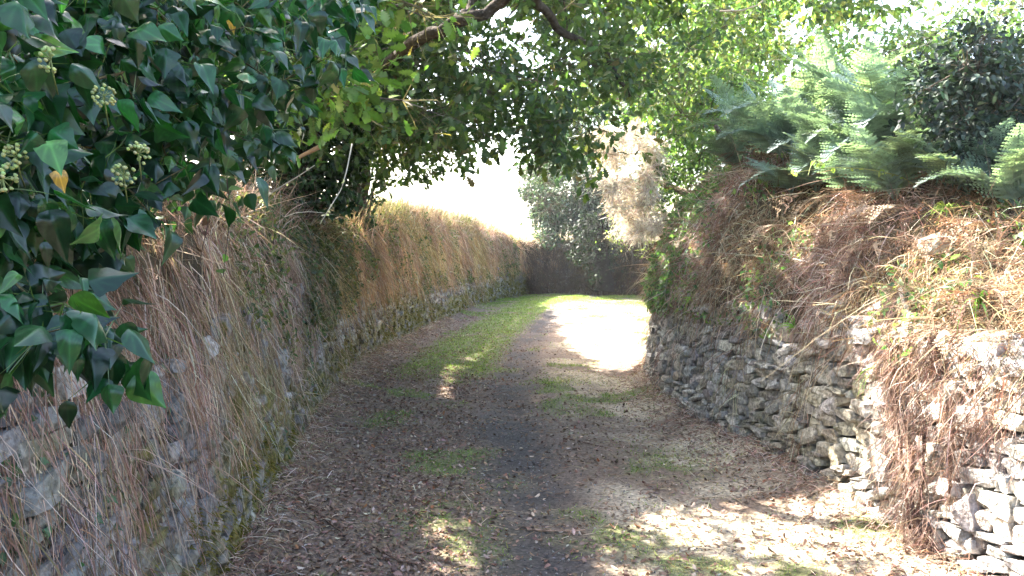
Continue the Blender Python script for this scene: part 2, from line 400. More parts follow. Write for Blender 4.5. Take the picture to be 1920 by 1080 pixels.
def wall(side, name, label, u0, u1, ztop, hmin, hmax, lmin, lmax, pal, moss, tilt, thick=.085):
    t = thing(name, label, 'wall', tuple(surf(side, u0, 0)))
    rows = []; z = -.05
    while z < ztop:
        h = rng.uniform(hmin, hmax); u = u0 + rng.random() * .2
        while u < u1:
            far = 1 + .5 * sstep(14, 26, u); L = rng.uniform(lmin, lmax) * rng.choice([.6, 1, 1, 1.3]) * far
            rows.append((u + L / 2, z + h / 2, L, h * rng.uniform(.85, 1.12))); u += L * .97
        z += h * .94
    A = np.array(rows); A[:, 1] += (vn(p3(A[:, 0], A[:, 1]), 1.3, 9) - .5) * .12
    # broken top edge
    top = ztop - .35 + .45 * fbm(p3(A[:, 0], 0, side), .9, 7)
    A = A[A[:, 1] < top]
    if side > 0: A = A[~((np.abs(A[:, 0] - 9.1) < .17) & (np.abs(A[:, 1] - 1.06) < .11))]
    N = len(A); P = surf(side, A[:, 0], A[:, 1]); P[:, 2] = A[:, 1]
    b, n, T_ = base(side, A[:, 0])
    n3 = unit(np.concatenate([n, rng.normal(.05, .06, (N, 1))], 1)); T3 = np.concatenate([T_, np.zeros((N, 1))], 1)
    ang = rng.normal(tilt, .13, N)[:, None]
    up = np.cross(T3, n3); up *= np.sign(up[:, 2:3])
    x = unit(T3 * np.cos(ang) + up * np.sin(ang) + n3 * rng.normal(0, .07, (N, 1))); y = unit(np.cross(np.cross(x, n3), x)); zc = np.cross(x, y)
    R = np.stack([x, y, zc], -1)
    c = pick(pal, N, .22, .02)
    big = (rng.random(N) < .06)
    scl = np.stack([A[:, 2] * .51, np.full(N, .085), A[:, 3] * .49], 1) * np.where(big, 1.25, 1)[:, None]
    P = P + n3 * rng.normal(-.05, .014, (N, 1))
    k = rng.integers(len(STONES), size=N); g = Geo()
    for s in range(len(STONES)):
        m = k == s; scatter(g, STONES[s][0], STONES[s][1], P[m], R[m], scl[m], c[m])
    V = np.concatenate(g.V); C = np.concatenate(g.C)
    nz = fbm(V, 1.6, 51); fine = fbm(V, 14, 52)
    mk = sstep(.42, .6, nz + moss * (1 - sstep(.0, .75, V[:, 2])) * .5 * sstep(3.5, 7, V[:, 1]) - .12 * (1 - moss) - .06 * (1 - sstep(4, 8, V[:, 1]))) * sstep(.3, .55, fine)
    mk = (mk * (.35 + .65 * moss))[:, None]
    C = C * (.75 + .5 * fine[:, None]) * (1 - mk) + MOSS * (.6 + .8 * fine[:, None]) * mk
    g.V, g.C = [V], [C]
    g.obj('stones', M['stone'], t, smooth=False)
    return t
GREY = [(.19, .185, .18), (.25, .24, .225), (.145, .14, .14), (.29, .27, .235), (.21, .19, .16), (.17, .16, .155)]
wall(-1, 'stone_wall', 'dry stone wall with mossy foot and straw hanging over it, curving round the far bend', 2.5, 44, 1.35, .05, .11, .10, .28, GREY, 1.0, 0.05)
wall(1, 'stone_wall', 'grey schist wall with sloping stones below the bracken bank', 3.5, 19, 1.30, .035, .10, .10, .28,
     [(.34, .32, .295), (.40, .365, .32), (.27, .255, .24), (.34, .295, .235), (.22, .20, .185), (.42, .385, .335)], .12, -.16)

# ------------------------------------------------------------------ sun gaps in the tree cover (where the photograph has sun)
def lit(P):
    """1 where a leaf at P would shade a place that is in the sun in the photograph"""
    g_ = P - SUN[None] * (P[:, 2:3] / SUN[2]); x, y = g_[:, 0], g_[:, 1]; q = p3(x, y)
    n = fbm(q, 1.7, 61)
    a = (y > 11.3) & (y < 30) & (x > 1.05 - .01 * (y - 12) + (n - .5) * .8) & (x < 9)
    b = (((x - 1.45) / 1.15) ** 2 + ((y - 4.2) / 1.25) ** 2 < 1) & (n > .27)
    c = (np.abs(y - 9.3) < .25) & (x > 0.1) & (x < .9) & (fbm(q, 4, 62) > .45)
    # right bank face near the camera: plane x = 2.4
    t_ = (P[:, 0] - 2.5) / SUN[0]; h = P - SUN[None] * t_[:, None]
    d = (h[:, 1] > 1.5) & (h[:, 1] < 4.9 + (fbm(h, 1.5, 63) - .5) * 1.5) & (h[:, 2] > -.2) & (h[:, 2] < 3.0) & (fbm(h, 2.2, 64) > .3)
    e = (h[:, 1] > 4.9) & (h[:, 1] < 9) & (h[:, 2] > 0.2) & (h[:, 2] < 2.6) & (fbm(h, 2.6, 65) > .52)
    k2 = P - SUN[None] * ((P[:, 2:3] - 2.05) / SUN[2]); dl = edgeL(k2[:, 1]) - k2[:, 0]; nz = fbm(k2, 1.6, 66)
    f = (dl > .0) & (dl < 1.3) & (((k2[:, 1] > 3) & (k2[:, 1] < 6.8) & (nz > .47)) | ((k2[:, 1] > 9.5) & (k2[:, 1] < 30) & (nz > .38)))
    for c0, rr in ((at(1175, 300, 11.6), .75), (at(1190, 390, 11.6), .75), (at(1600, 230, 7.5), .45), (at(1470, 130, 8), .4)):
        w_ = P - c0; al = w_ @ SUN; f |= (al > .5) & (np.linalg.norm(w_ - al[:, None] * SUN, axis=1) < rr)
    return a | b | c | d | e | f

# ------------------------------------------------------------------ trees
def skeleton(trunk, targets, step=.35, wob=.07, sag=0.0):
    nodes = [np.array(p, float) for p in trunk]; par = [-1] + list(range(len(trunk) - 1))
    root = nodes[0]; A = np.array(nodes)
    for tg in targets[np.argsort(np.linalg.norm(targets - np.array(trunk[-1]), axis=1))]:
        dd = np.linalg.norm(A - tg, axis=1) + .15 * np.linalg.norm(A - root, axis=1) * 0 + np.where(A[:, 2] > tg[2] + 1.5, .5, 0)
        dd[0] += 3
        j = int(np.argmin(dd)); a = nodes[j]; L = np.linalg.norm(tg - a); k = max(1, int(L / step)); prev = j
        for i in range(1, k + 1):
            s = i / k; p = a + (tg - a) * s + rng.normal(0, wob, 3) * (s < 1) * min(1, L); p[2] += math.sin(s * math.pi) * L * .06
            nodes.append(p); par.append(prev); prev = len(nodes) - 1
        A = np.array(nodes)
    return A, np.array(par)
def radii(A, par, r0, rmax, p=2.3):
    r = np.zeros(len(A)); kids = np.zeros(len(A), int)
    for i in range(len(A) - 1, -1, -1):
        if kids[i] == 0: r[i] = r0 ** p
        if par[i] >= 0: r[par[i]] += r[i]; kids[par[i]] += 1
    r = r ** (1 / p); return np.minimum(r * 1.0, rmax)
def tree_wood(t, A, par, r, nt_, col, mat_, names=('trunk', 'branch'), trunk_r=None):
    n = len(A); ch = [[] for _ in range(n)]
    for i in range(n):
        if par[i] >= 0: ch[par[i]].append(i)
    if trunk_r is not None: r[:nt_] = trunk_r
    g = Geo(); tube(g, A[:nt_], r[:nt_], col, 12, .05); g.obj(names[0], mat_, t)
    subs = []
    for k in range(nt_):
        for c in ch[k]:
            if c >= nt_: subs.append((k, c))
    subs.sort(key=lambda s: -r[s[1]])
    for q, (k, c) in enumerate(subs):
        if q < 40 : g = Geo()
        stack = [(k, c)]
        while stack:
            p, i = stack.pop(); chain = [p, i]
            while ch[i]:
                kk = sorted(ch[i], key=lambda a: -r[a]); 
                for o in kk[1:]: stack.append((i, o))
                i = kk[0]; chain.append(i)
            rr = r[chain].copy(); rr[0] = min(rr[0], rr[1] * 1.15)
            tube(g, A[chain], rr, col * rng.uniform(.8, 1.2), 6 if rr[0] > .02 else 4, .04)
        if q < 39 or q == len(subs) - 1: g.obj(names[1], mat_, t)

def sprigs(blobs, rad, per, spread=(1, 1, .7)):
    """sprig points inside each blob, denser toward its shell, with gaps"""
    C = np.repeat(blobs, per, 0); R = np.repeat(rad, per)
    d = unit(rng.normal(size=C.shape)) * (rng.random((len(C), 1)) ** .45) * np.array(spread)
    return C + d * R[:, None], d, C
def crown(g, tpl, sp, d, nl, size, palette, wts=None, off=.06, droop=.35, updown=.8, amt=.18, gap=True, twig=None, dark=None):
    N = len(sp) * nl; P = np.repeat(sp, nl, 0); D = np.repeat(d, nl, 0)
    tip = unit(unit(D) * .5 + rng.normal(0, .7, (N, 3)) + np.array([0, 0, -droop]))
    nrm = rng.normal(0, .55, (N, 3)) + np.array([0, 0, updown])
    P = P + tip * off * rng.random((N, 1)) + rng.normal(0, off * .5, (N, 3))
    keep = np.ones(N, bool)
    if gap: keep &= ~(lit(P) & (rng.random(N) < .94))
    P, tip, nrm = P[keep], tip[keep], nrm[keep]; N = len(P)
    c = pick(palette, N, amt, .07, wts)
    sz = size * rng.uniform(.65, 1.2, N)
    scatter(g, tpl[0], tpl[1], P, frames(tip, nrm), sz, c, tpl[2])
    return g
def poly_in(px, py, poly):
    ins = np.zeros(len(px), bool); n = len(poly)
    for i in range(n):
        x1, y1 = poly[i]; x2, y2 = poly[(i + 1) % n]
        m = ((y1 > py) != (y2 > py)) & (px < (x2 - x1) * (py - y1) / ((y2 - y1) or 1e-9) + x1); ins ^= m
    return ins
def in_region(poly, N, d0, d1):
    """N random points of a crown volume given by its outline and its distance range"""
    poly = np.array(poly, float); lo, hi = poly.min(0), poly.max(0); px = rng.uniform(lo[0], hi[0], N * 8); py = rng.uniform(lo[1], hi[1], N * 8)
    m = poly_in(px, py, poly); px, py = px[m][:N], py[m][:N]; dd = rng.uniform(0, 1, len(px))
    return at(px, py, (d0(px) if callable(d0) else d0) + dd * ((d1(px) if callable(d1) else d1) - (d0(px) if callable(d0) else d0)))

BARK = np.array([.075, .06, .048]); BARKL = np.array([.16, .13, .10])
OAKG = [(.04, .07, .02), (.055, .09, .025), (.03, .055, .02), (.09, .12, .035), (.10, .085, .035), (.045, .075, .03)]
OAKW = [3, 3, 3, 2, .5, 2]

def oak(label, foot, top, region_pts, out_pts, rad, per, nl, size, pal, wts, tr, group=None, tpl=OAK, name='oak_tree', cat='tree', bark=BARK, matl='oak', lean=.15, **kw):
    foot = np.array(foot, float); top = np.array(top, float)
    t = thing(name, label, cat, foot, group)
    k = 9; s = np.linspace(0, 1, k)[:, None]; trunk = foot + (top - foot) * s + np.concatenate([rng.normal(0, .06, (k, 2)), np.zeros((k, 1))], 1) * np.sin(s * 3.14)
    pts = np.concatenate([a for a in (region_pts, out_pts) if a is not None and len(a)])
    A, par = skeleton(trunk, pts)
    r = radii(A, par, .0045, tr * .8); r = np.minimum(r, tr * .55)
    tree_wood(t, A, par, r, k, bark, M['bark'], trunk_r=np.linspace(tr * 1.25, tr * .6, k))
    g = Geo(); no = 0 if out_pts is None else len(out_pts); ni = len(pts) - no
    if no:
        sp, d, C = sprigs(pts[ni:], np.full(no, rad * 1.25), 40); crown(g, SMALL, sp, d, 6, size * 1.5, pal, wts, **kw)
    sp, d, C = sprigs(pts[:ni], np.full(ni, rad) * rng.uniform(.7, 1.3, ni), per)
    crown(g, tpl, sp, d, nl, size, pal, wts, **kw)
    # fine twigs
    m = rng.random(len(sp)) < .5; n = m.sum()
    ribbons(g, C[m], sp[m] - C[m] + rng.normal(0, .03, (n, 3)), np.linalg.norm(sp[m] - C[m], axis=1) * 1.1, np.full(n, .009), np.full(n, .1), np.tile(bark, (n, 1)), 3, .2)
    g.obj('crown', M[matl], t)
    return t

# big oak beside the ivy-covered trunk: reaches over the lane
regA = in_region([(540, -60), (1130, -60), (1120, 120), (1010, 190), (905, 150), (880, 262), (800, 285), (760, 330), (690, 330), (640, 260), (560, 240)], 96, 7.5, 10.5)
regA2 = in_region([(860, 180), (905, 225), (1000, 275), (1110, 290), (1150, 230), (1180, 80), (1000, 60)], 36, 8.5, 10.5)
def vol(n, lo, hi): return rng.uniform(lo, hi, (n, 3))
gx, gy = np.meshgrid(np.arange(-1.6, 1.2, .42), np.arange(3.2, 11.3, .42)); gz = rng.uniform(5.4, 7.0, gx.size)
cover = p3(gx.ravel(), gy.ravel(), 0) + SUN[None] * (gz / SUN[2])[:, None] + rng.normal(0, .1, (gx.size, 3))  # crown foliage added along sun rays to keep the near lane shaded
outA = np.concatenate([cover, vol(150, (-6.5, 6, 4.6), (-1, 15, 7)), vol(50, (-1.5, 6, 4.9), (2.2, 13, 6.8))])
oak('ivy-darkened oak leaning from the left wall top, its boughs arching over the lane', surf(-1, 11.9, 2.1) - [0, 0, .3], at(655, -150, 9.4), np.concatenate([regA, regA2]), outA, .55, 17, 6, .115, OAKG, OAKW, .21)
oakA = [o for o in COL.objects if o.name == 'oak_tree'][0]
for path, r0, r1 in (([(655, 200, 9.3), (720, 120, 8.0), (790, 72, 7.2), (850, 42, 6.9), (920, 22, 6.8), (990, -30, 6.7)], .065, .04), ([(850, 42, 6.9), (880, 20, 7.1), (900, -30, 7.3)], .04, .03), ([(700, 150, 9), (800, 130, 9.5), (880, 160, 10), (930, 168, 10.2)], .035, .02),
                     ([(700, 230, 9.2), (780, 225, 9.6), (880, 215, 9.8), (950, 200, 9.8)], .03, .015), ([(990, -30, 7.6), (1050, 60, 8.5), (1130, 90, 9.5), (1180, 180, 10)], .05, .02)):
    Q = np.array([at(*p) for p in path]); s_ = np.linspace(0, len(Q) - 1, 18); Q = np.stack([np.interp(s_, range(len(Q)), Q[:, k]) for k in range(3)], 1)
    Q[1:-1] += rng.normal(0, .015, Q[1:-1].shape); g = Geo(); tube(g, Q, np.linspace(r0, r1, 18), BARK * .6, 9, .06); g.obj('branch', M['bark'], oakA)
# second, farther oak
regB = in_region([(600, 150), (900, 130), (960, 240), (905, 262), (860, 275), (800, 300), (750, 345), (690, 320)], 46, 11.5, 14.5)
gx, gy = np.meshgrid(np.arange(-.7, 1.0, .45), np.arange(11.5, 24, .45)); gz = rng.uniform(5.0, 6.4, gx.size)
cover = p3(gx.ravel(), gy.ravel(), 0) + SUN[None] * (gz / SUN[2])[:, None] + rng.normal(0, .1, (gx.size, 3))  # more foliage added up-sun, shading the lane farther along
outB = np.concatenate([cover, vol(110, (-8, 12.5, 4.0), (-2.8, 19, 7.5)), vol(16, (-3, 11, 5.2), (0.2, 14, 7))])
oak('slimmer oak standing behind the left wall, second trunk along from the camera', surf(-1, 16.6, 2.2) - [0, 0, .3], at(715, -60, 13.8), regB, outB, .55, 15, 6, .105, OAKG, OAKW, .13)
# near oak on the left whose leaves mingle with the ivy
regC = in_region([(430, -60), (800, -60), (790, 120), (740, 250), (650, 235), (560, 220), (420, 120)], 30, 4.2, 6.5)
outC = np.concatenate([vol(150, (-6.5, 1.0, 3.6), (-1.6, 8.5, 6.5))])
oak('near oak behind the hanging ivy with yellowing lobed leaves', surf(-1, 6.6, 2.6) - [0, 0, .3] + np.array([-.5, 0, 0]), (-2.7, 4.1, 4.6), regC, outC, .38, 18, 6, .10, [(.06, .11, .025), (.08, .14, .03), (.11, .15, .035), (.15, .12, .04)], [3, 3, 1, .3], .17)
# oak on the right bank past the corner
regD = in_region([(1000, -60), (1560, -60), (1540, 60), (1420, 110), (1370, 200), (1270, 240), (1240, 210), (1130, 190), (1060, 180)], 66, 10, 14)
outD = vol(30, (1.5, 12, 4.9), (6, 17, 7.5))
oak('light green oak on the right bank spreading over the corner', surf(1, 15.5, 3.9) - [0, 0, .2], (2.9, 14.2, 3.9), regD, outD, .5, 17, 6, .10, [(.05, .09, .03), (.08, .125, .035), (.035, .065, .03), (.12, .14, .05), (.05, .085, .05)], [3, 3, 3, 1.5, 2], .12)
# trees farther round the bend
regE = in_region([(1060, 120), (1330, 40), (1420, 120), (1330, 300), (1250, 420), (1160, 330), (1090, 240)], 55, 17, 22)
oak('sunny yellow-green tree beyond the corner seen through the oak boughs', surf(1, 21.5, 3.6) - [0, 0, .2], (5.0, 20.5, 5.5), regE, vol(30, (3, 17, 4.5), (8, 23, 9)), .8, 34, 6, .15, [(.09, .13, .04), (.13, .16, .05), (.05, .09, .03)], None, .14, tpl=SMALL, name='tree', matl='leaf')
regF = in_region([(985, 320), (1050, 290), (1120, 300), (1135, 400), (1120, 440), (1060, 435), (1010, 455), (985, 400), (965, 350)], 90, 30.8, 33)
oak('round grey-green holly on the bank at the far bend', at(1025, 462, 32.6), at(1035, 380, 32.2), regF, None, .6, 80, 8, .12, [(.05, .08, .05), (.08, .11, .08), (.02, .04, .02), (.16, .2, .17)], [3, 2, 3, 1], .12, tpl=SMALL, name='holly', matl='dark')
regF2 = in_region([(1040, 160), (1130, 180), (1140, 300), (1080, 330), (1000, 320)], 34, 33, 36)
oak('taller green tree rising behind the far holly', at(1085, 458, 35), at(1085, 260, 35), regF2, vol(46, (.5, 26.5, 4.8), (7, 33, 8)), 1.1, 60, 7, .18, [(.045, .09, .025), (.03, .07, .022)], None, .16, tpl=SMALL, name='tree', matl='dark')  # second volume is overhanging foliage added to shade the far bend
regG = in_region([(1075, 420), (1110, 395), (1150, 400), (1152, 520), (1120, 530), (1060, 470)], 60, 28.5, 30.5)
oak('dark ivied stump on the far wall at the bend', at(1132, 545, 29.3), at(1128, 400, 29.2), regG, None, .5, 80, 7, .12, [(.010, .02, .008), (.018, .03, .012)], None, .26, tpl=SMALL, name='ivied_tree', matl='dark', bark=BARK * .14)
regH = in_region([(1140, 400), (1230, 380), (1230, 480), (1150, 470)], 26, 27, 31)
oak('pale sunlit bush behind the far wall near the corner', at(1185, 500, 30), at(1185, 440, 29.5), regH, None, .5, 60, 7, .1, [(.14, .19, .04), (.2, .22, .07)], None, .05, tpl=SMALL, name='bush', cat='bush', matl='leaf')
# right bank: green thicket behind the ferns
regI = in_region([(1215, 330), (1250, 220), (1340, 150), (1430, 150), (1400, 260), (1330, 330), (1260, 420), (1220, 420)], 62, 11.6, 13.5)
oak('leafy green hazel thicket at the corner of the right bank', surf(1, 14.3, 2.9) - [0, 0, .1], (2.6, 11.0, 3.2), regI, None, .36, 20, 6, .07, [(.06, .11, .03), (.10, .16, .04), (.05, .09, .04)], None, .05, tpl=SMALL, name='hazel', cat='bush', matl='leaf')
regJ = in_region([(1560, 120), (1600, 70), (1700, 55), (1760, 20), (1925, -30), (1925, 110), (1700, 150)], 34, 7.5, 10)
oak('hazy green tree top behind the ferns at the sky gap', surf(1, 10.5, 5.5) - [0, 0, .1], at(1720, 120, 8.8), regJ, None, .42, 16, 6, .07, [(.07, .11, .05), (.09, .13, .06)], None, .05, tpl=SMALL, name='tree', matl='leaf')
# dark evergreen on the right
regK = in_region([(1730, 120), (1800, 60), (1925, 60), (1935, 330), (1800, 350), (1735, 330)], 60, 4.9, 6.1)
oak('dark evergreen bush on the right bank top behind the sunlit bracken', surf(1, 8.4, 3.3) - [0, 0, .1], at(1830, 160, 5.5), regK, None, .2, 22, 7, .05, [(.03, .045, .035), (.04, .06, .04), (.025, .035, .03)], None, .045, tpl=SMALL, name='evergreen_bush', cat='bush', matl='dark', gap=False)

# dead tan gorse over the corner
def gorse():
    foot = surf(1, 14.9, 2.3); t = thing('gorse', 'dead tan gorse bush leaning over the corner of the right wall', 'bush', foot)
    pts = in_region([(1130, 250), (1200, 235), (1240, 290), (1240, 380), (1250, 480), (1205, 455), (1165, 420), (1125, 330)], 50, 10.9, 12.2)
    k = 6; s = np.linspace(0, 1, k)[:, None]; trunk = foot + (at(1205, 330, 12.3) - foot) * s
    A, par = skeleton(trunk, pts, .2, .03); r = radii(A, par, .003, .04); tree_wood(t, A, par, r, k, np.array([.2, .15, .11]), M['bark'], trunk_r=np.linspace(.06, .035, k))
    g = Geo(); sp, d, C = sprigs(pts, rng.uniform(.12, .28, len(pts)), 50, (1, 1, 1)); n = len(sp)
    c = pick([(.58, .53, .46), (.48, .42, .35), (.68, .64, .57), (.36, .30, .24)], n, .15)
    for q in range(4):
        ribbons(g, C + (sp - C) * .5 + rng.normal(0, .03, (n, 3)), unit(d) + rng.normal(0, .6, (n, 3)), rng.uniform(.06, .16, n), np.full(n, .009), rng.uniform(-.1, .4, n), c, 2, .2)
    for q in range(150):
        p = pts[int(rng.integers(len(pts)))]; dr = unit(np.array([-.8, -.3, .1]) + rng.normal(0, .5, 3)); L = rng.uniform(.2, .45); m = 90; s_ = rng.random((m, 1))
        ribbons(g, p + dr * L * s_ - np.array([0, 0, .15]) * s_ ** 2, dr + rng.normal(0, .7, (m, 3)), rng.uniform(.03, .08, m) * (1.2 - s_[:, 0]), np.full(m, .007), np.zeros(m), pick([(.56, .52, .45), (.68, .64, .56)], m), 2, .1)
    g.obj('spines', M['straw'], t)
gorse()

# ivy-clad sleeve round the left oak trunk (its own plant)
def trunk_ivy(label, a, b, R0, n, pal, size=.07):
    t = thing('ivy', label, 'ivy', a)
    s = rng.random(n); th = rng.random(n) * 6.28; rr = R0 * (1 + .5 * fbm(p3(s * 6, np.cos(th), np.sin(th)), 1.5, 71)) * rng.uniform(.7, 1.15, n)
    P = a + (b - a) * s[:, None] + np.stack([np.cos(th) * rr, np.sin(th) * rr, rng.normal(0, .05, n)], 1)
    D = np.stack([np.cos(th), np.sin(th), np.full(n, -.4)], 1); g = Geo()
    crown(g, IVYB, P, D, 1, size, pal, off=.03, updown=.3, droop=.6, gap=False)
    g.obj('leaves', M['ivy'], t)
    g = Geo()
    for q in range(5):
        z = np.linspace(0, 1, 14)[:, None]; w_ = q * 1.2 + z * rng.uniform(-3, 3)
        tube(g, a + (b - a) * z + np.concatenate([np.cos(w_), np.sin(w_), z * 0], 1) * R0 * .8, .015, BARK * 1.5, 5)
    g.obj('stem', M['bark'], t)
DARKIVY = [(.025, .05, .018), (.035, .065, .022), (.02, .035, .015)]
aA = surf(-1, 11.9, 2.1)
trunk_ivy('dark ivy sleeve wrapped round the thick oak trunk on the left wall', np.array(aA) + [-.05, .1, .05], at(650, 60, 9.2), .5, 8000, DARKIVY)
aB = surf(-1, 16.6, 2.2)
trunk_ivy('thin ivy round the slimmer far oak stem', np.array(aB) - [0, 0, .2], at(735, 180, 13.8), .2, 1200, DARKIVY)

# ------------------------------------------------------------------ the near hanging ivy
def near_ivy():
    poly = [(-60, -80), (690, -80), (690, 60), (660, 110), (580, 150), (540, 215), (480, 270), (450, 340), (400, 350), (350, 320), (310, 350), (270, 410), (200, 415), (120, 480), (60, 530), (-60, 580)]
    tail = [(-20, 540), (90, 560), (230, 590), (235, 640), (225, 690), (150, 700), (120, 640), (-20, 640)]
    d0 = lambda px: 1.55 + 1.5 * np.clip(px, 0, 800) / 760
    d1 = lambda px: 1.9 + 2.2 * np.clip(px, 0, 800) / 760
    A1 = in_region(poly, 215, d0, d1); A2 = in_region(tail, 16, 1.5, 1.65)
    pts = np.concatenate([A1, A2])
    root = np.array([-1.75, 2.4, 2.1]); t = thing('ivy', 'large glossy ivy curtain hanging close by at the upper left, with green flower heads', 'ivy', root)
    trunk = np.array([root + (np.array([-1.6, 2.5, 2.75]) - root) * s + rng.normal(0, .02, 3) for s in np.linspace(0, 1, 7)])
    A, par = skeleton(trunk, pts, .09, .02); r = radii(A, par, .0016, .02)
    tree_wood(t, A, par, r, 7, np.array([.12, .10, .05]), M['bark'], names=('stem', 'shoot'), trunk_r=np.linspace(.03, .02, 7))
    per = 7; C = np.repeat(pts, per, 0); n = len(C)
    d = unit(rng.normal(size=(n, 3)) + np.array([.15, -.35, -.1])); P = C + d * rng.uniform(.02, .11, (n, 1))
    tip = unit(d * .5 + rng.normal(0, .45, (n, 3)) + np.array([.2, -.1, -.75])); nrm = rng.normal(0, .7, (n, 3)) + np.array([.4, -.55, .5])
    k = rng.random(n) < .8; g = Geo(); c = pick([(.008, .036, .012), (.014, .055, .016), (.005, .02, .008), (.035, .09, .018)], n, .3, .06, [3, 3, 3, .7])
    sz = rng.uniform(.048, .095, n); sc3 = np.stack([sz * rng.uniform(.7, 1.05, n), sz, sz * rng.uniform(.4, 1.8, n)], 1)
    kk_ = rng.integers(4, size=n)
    for tp, m in [(IVH[q_], kk_ == q_) for q_ in range(4)]: scatter(g, tp[0], tp[1], P[m], frames(tip[m], nrm[m]), sc3[m], c[m], tp[2])
    ribbons(g, C, P - C, np.linalg.norm(P - C, axis=1), np.full(n, .003), np.full(n, .05), np.tile([.09, .13, .04], (n, 1)), 3, .1)
    g.obj('leaves', M['ivy'], t)
    for px, py, dd in ((105, 345, 1.65), (430, 62, 2.6)):
        g = Geo(); q = at(px, py - 25, dd)[None]
        scatter(g, IVH[1][0], IVH[1][1], q, frames(np.array([[.55, .1, -1.]]), np.array([[1.1, -.6, .2]])), np.array([.045]), np.array([[.34, .19, .02]]), IVH[1][2])
        g.obj('yellow_leaf', M['ivy'], t)
    for px, py, dd in ((260, 288, 1.78), (232, 328, 1.72), (95, 112, 1.6), (195, 180, 1.75), (30, 294, 1.55), (5, 335, 1.53), (535, 110, 2.6)):
        g = Geo(); c0 = at(px, py, dd); m = 22; dr = unit(rng.normal(size=(m, 3)) + np.array([0, -.5, .15])) * .022
        ribbons(g, np.tile(c0, (m, 1)), dr, np.full(m, .022), np.full(m, .0016), np.zeros(m), np.tile([.22, .26, .09], (m, 1)), 2, .05)
        so_, sf, _ = stone_template(2, 1); 
        scatter(g, so_, sf, c0 + dr, np.tile(np.eye(3), (m, 1, 1)), np.full(m, .0038), jit((.28, .31, .11), m, .1))
        tube(g, np.array([c0, c0 + [-.01, .03, -.03], c0 + [-.03, .08, -.05]]), .0016, (.16, .2, .07), 5)
        g.obj('flower_head', M['berry'], t)
    # the darker depth behind, on the same plant's older stems
    pts2 = in_region([(-60, -80), (640, -80), (600, 120), (520, 250), (440, 330), (330, 340), (250, 400), (100, 480), (-60, 520)], 120, lambda p: 2.3 + 1.3 * np.clip(p, 0, 800) / 640, lambda p: 3.0 + 1.8 * np.clip(p, 0, 800) / 640)
    t2 = thing('ivy', 'shadowy older ivy filling the depth behind the glossy curtain', 'ivy', (-1.9, 3.2, 2.0))
    tr2 = np.array([np.array([-1.9, 3.2, 2.0]) + np.array([-.1, 0, .9]) * s for s in np.linspace(0, 1, 6)])
    A, par = skeleton(tr2, pts2, .15, .03); r = radii(A, par, .002, .03); tree_wood(t2, A, par, r, 6, BARK * 1.4, M['bark'], names=('stem', 'shoot'), trunk_r=np.linspace(.05, .03, 6))
    sp, d, C = sprigs(pts2, np.full(len(pts2), .2), 8); g = Geo()
    crown(g, IVYA, sp, d, 4, .07, [(.022, .05, .022), (.03, .07, .025)], off=.05, updown=.3, droop=.6, gap=False); g.obj('leaves', M['ivy'], t2)
near_ivy()

# ------------------------------------------------------------------ hanging vegetation on the walls
STRAW = [(.42, .29, .21), (.34, .21, .15), (.50, .40, .31), (.25, .15, .11), (.62, .54, .45), (.26, .24, .12)]
BRK = [(.29, .165, .125), (.37, .26, .205), (.19, .105, .08), (.44, .36, .30), (.56, .49, .42)]
def hang(g, side, u, t, L, W, pal, wts, out=.35, droop=.7, segs=5, curl=.18, along=.35, upb=0.0, down=-.35):
    if side > 0:
        kk = ~((np.abs(u - 9.12) < .17) & (t > 1.0) & (t < 1.6)); u, t, L = u[kk], t[kk], L[kk]; W = W[kk] if np.ndim(W) else W
    n = len(u); P = surf(side, u, t); N_ = surfn(side, u, t); T_ = base(side, u)[1]; tg = base(side, u)[2]; q_ = p3(u, t * 1.5, side)
    D = np.concatenate([T_ * (out + rng.normal(0, along * .25, (n, 1))) + tg * rng.normal(0, along, (n, 1)), rng.normal(0, along * .7, (n, 1))], 1) + np.array([0, 0, down + upb])
    c = pick(pal, n, .18, .06, wts) * (.55 + .9 * fbm(q_, 1.6, 110))[:, None]
    c = lerp(c, c * np.array([.9, 1.0, .78]), (sstep(.5, .68, fbm(q_, .9, 111)))[:, None])
    ribbons(g, P + N_ * rng.uniform(0, .05, (n, 1)), D, L, W, np.full(n, droop) * rng.uniform(.4, 1.2, n), c, segs, curl)
def densU(n, a, b, k=1.6):
    """more blades near the camera, where they show larger"""
    r = rng.random(n); return a + (b - a) * r ** k
# left curtain
g = Geo()
for n, t0, t1, L0, L1, out, up in ((17000, 1.0, 1.8, .08, .34, .16, 0), (9000, 1.2, 2.0, .12, .45, .2, 0), (6000, 1.5, 2.1, .2, .5, .3, .3), (9000, 1.7, 2.9, .15, .4, .25, 2.1), (3500, 1.7, 2.3, .35, .8, .35, 1.6)):
    u = densU(n, 3.5, 39, 1.3); t_ = rng.uniform(t0, t1, n) + .25 * (fbm(p3(u, 0), .8, 81) - .5)
    keep = .5 * fbm(p3(u * 1.0, t_), 1.6, 82) + .5 * fbm(p3(u * 1.0, t_ * .5), 5, 83) > .42; u, t_ = u[keep], t_[keep]; n = len(u)
    wv = .0022 + .00022 * u
    hang(g, -1, u, t_, rng.uniform(L0, L1, n), wv * rng.uniform(.5, 1.6, n), STRAW, [3, 3, 2, 3, 1, 1], out, upb=up, curl=.4, along=.42, down=-.85)
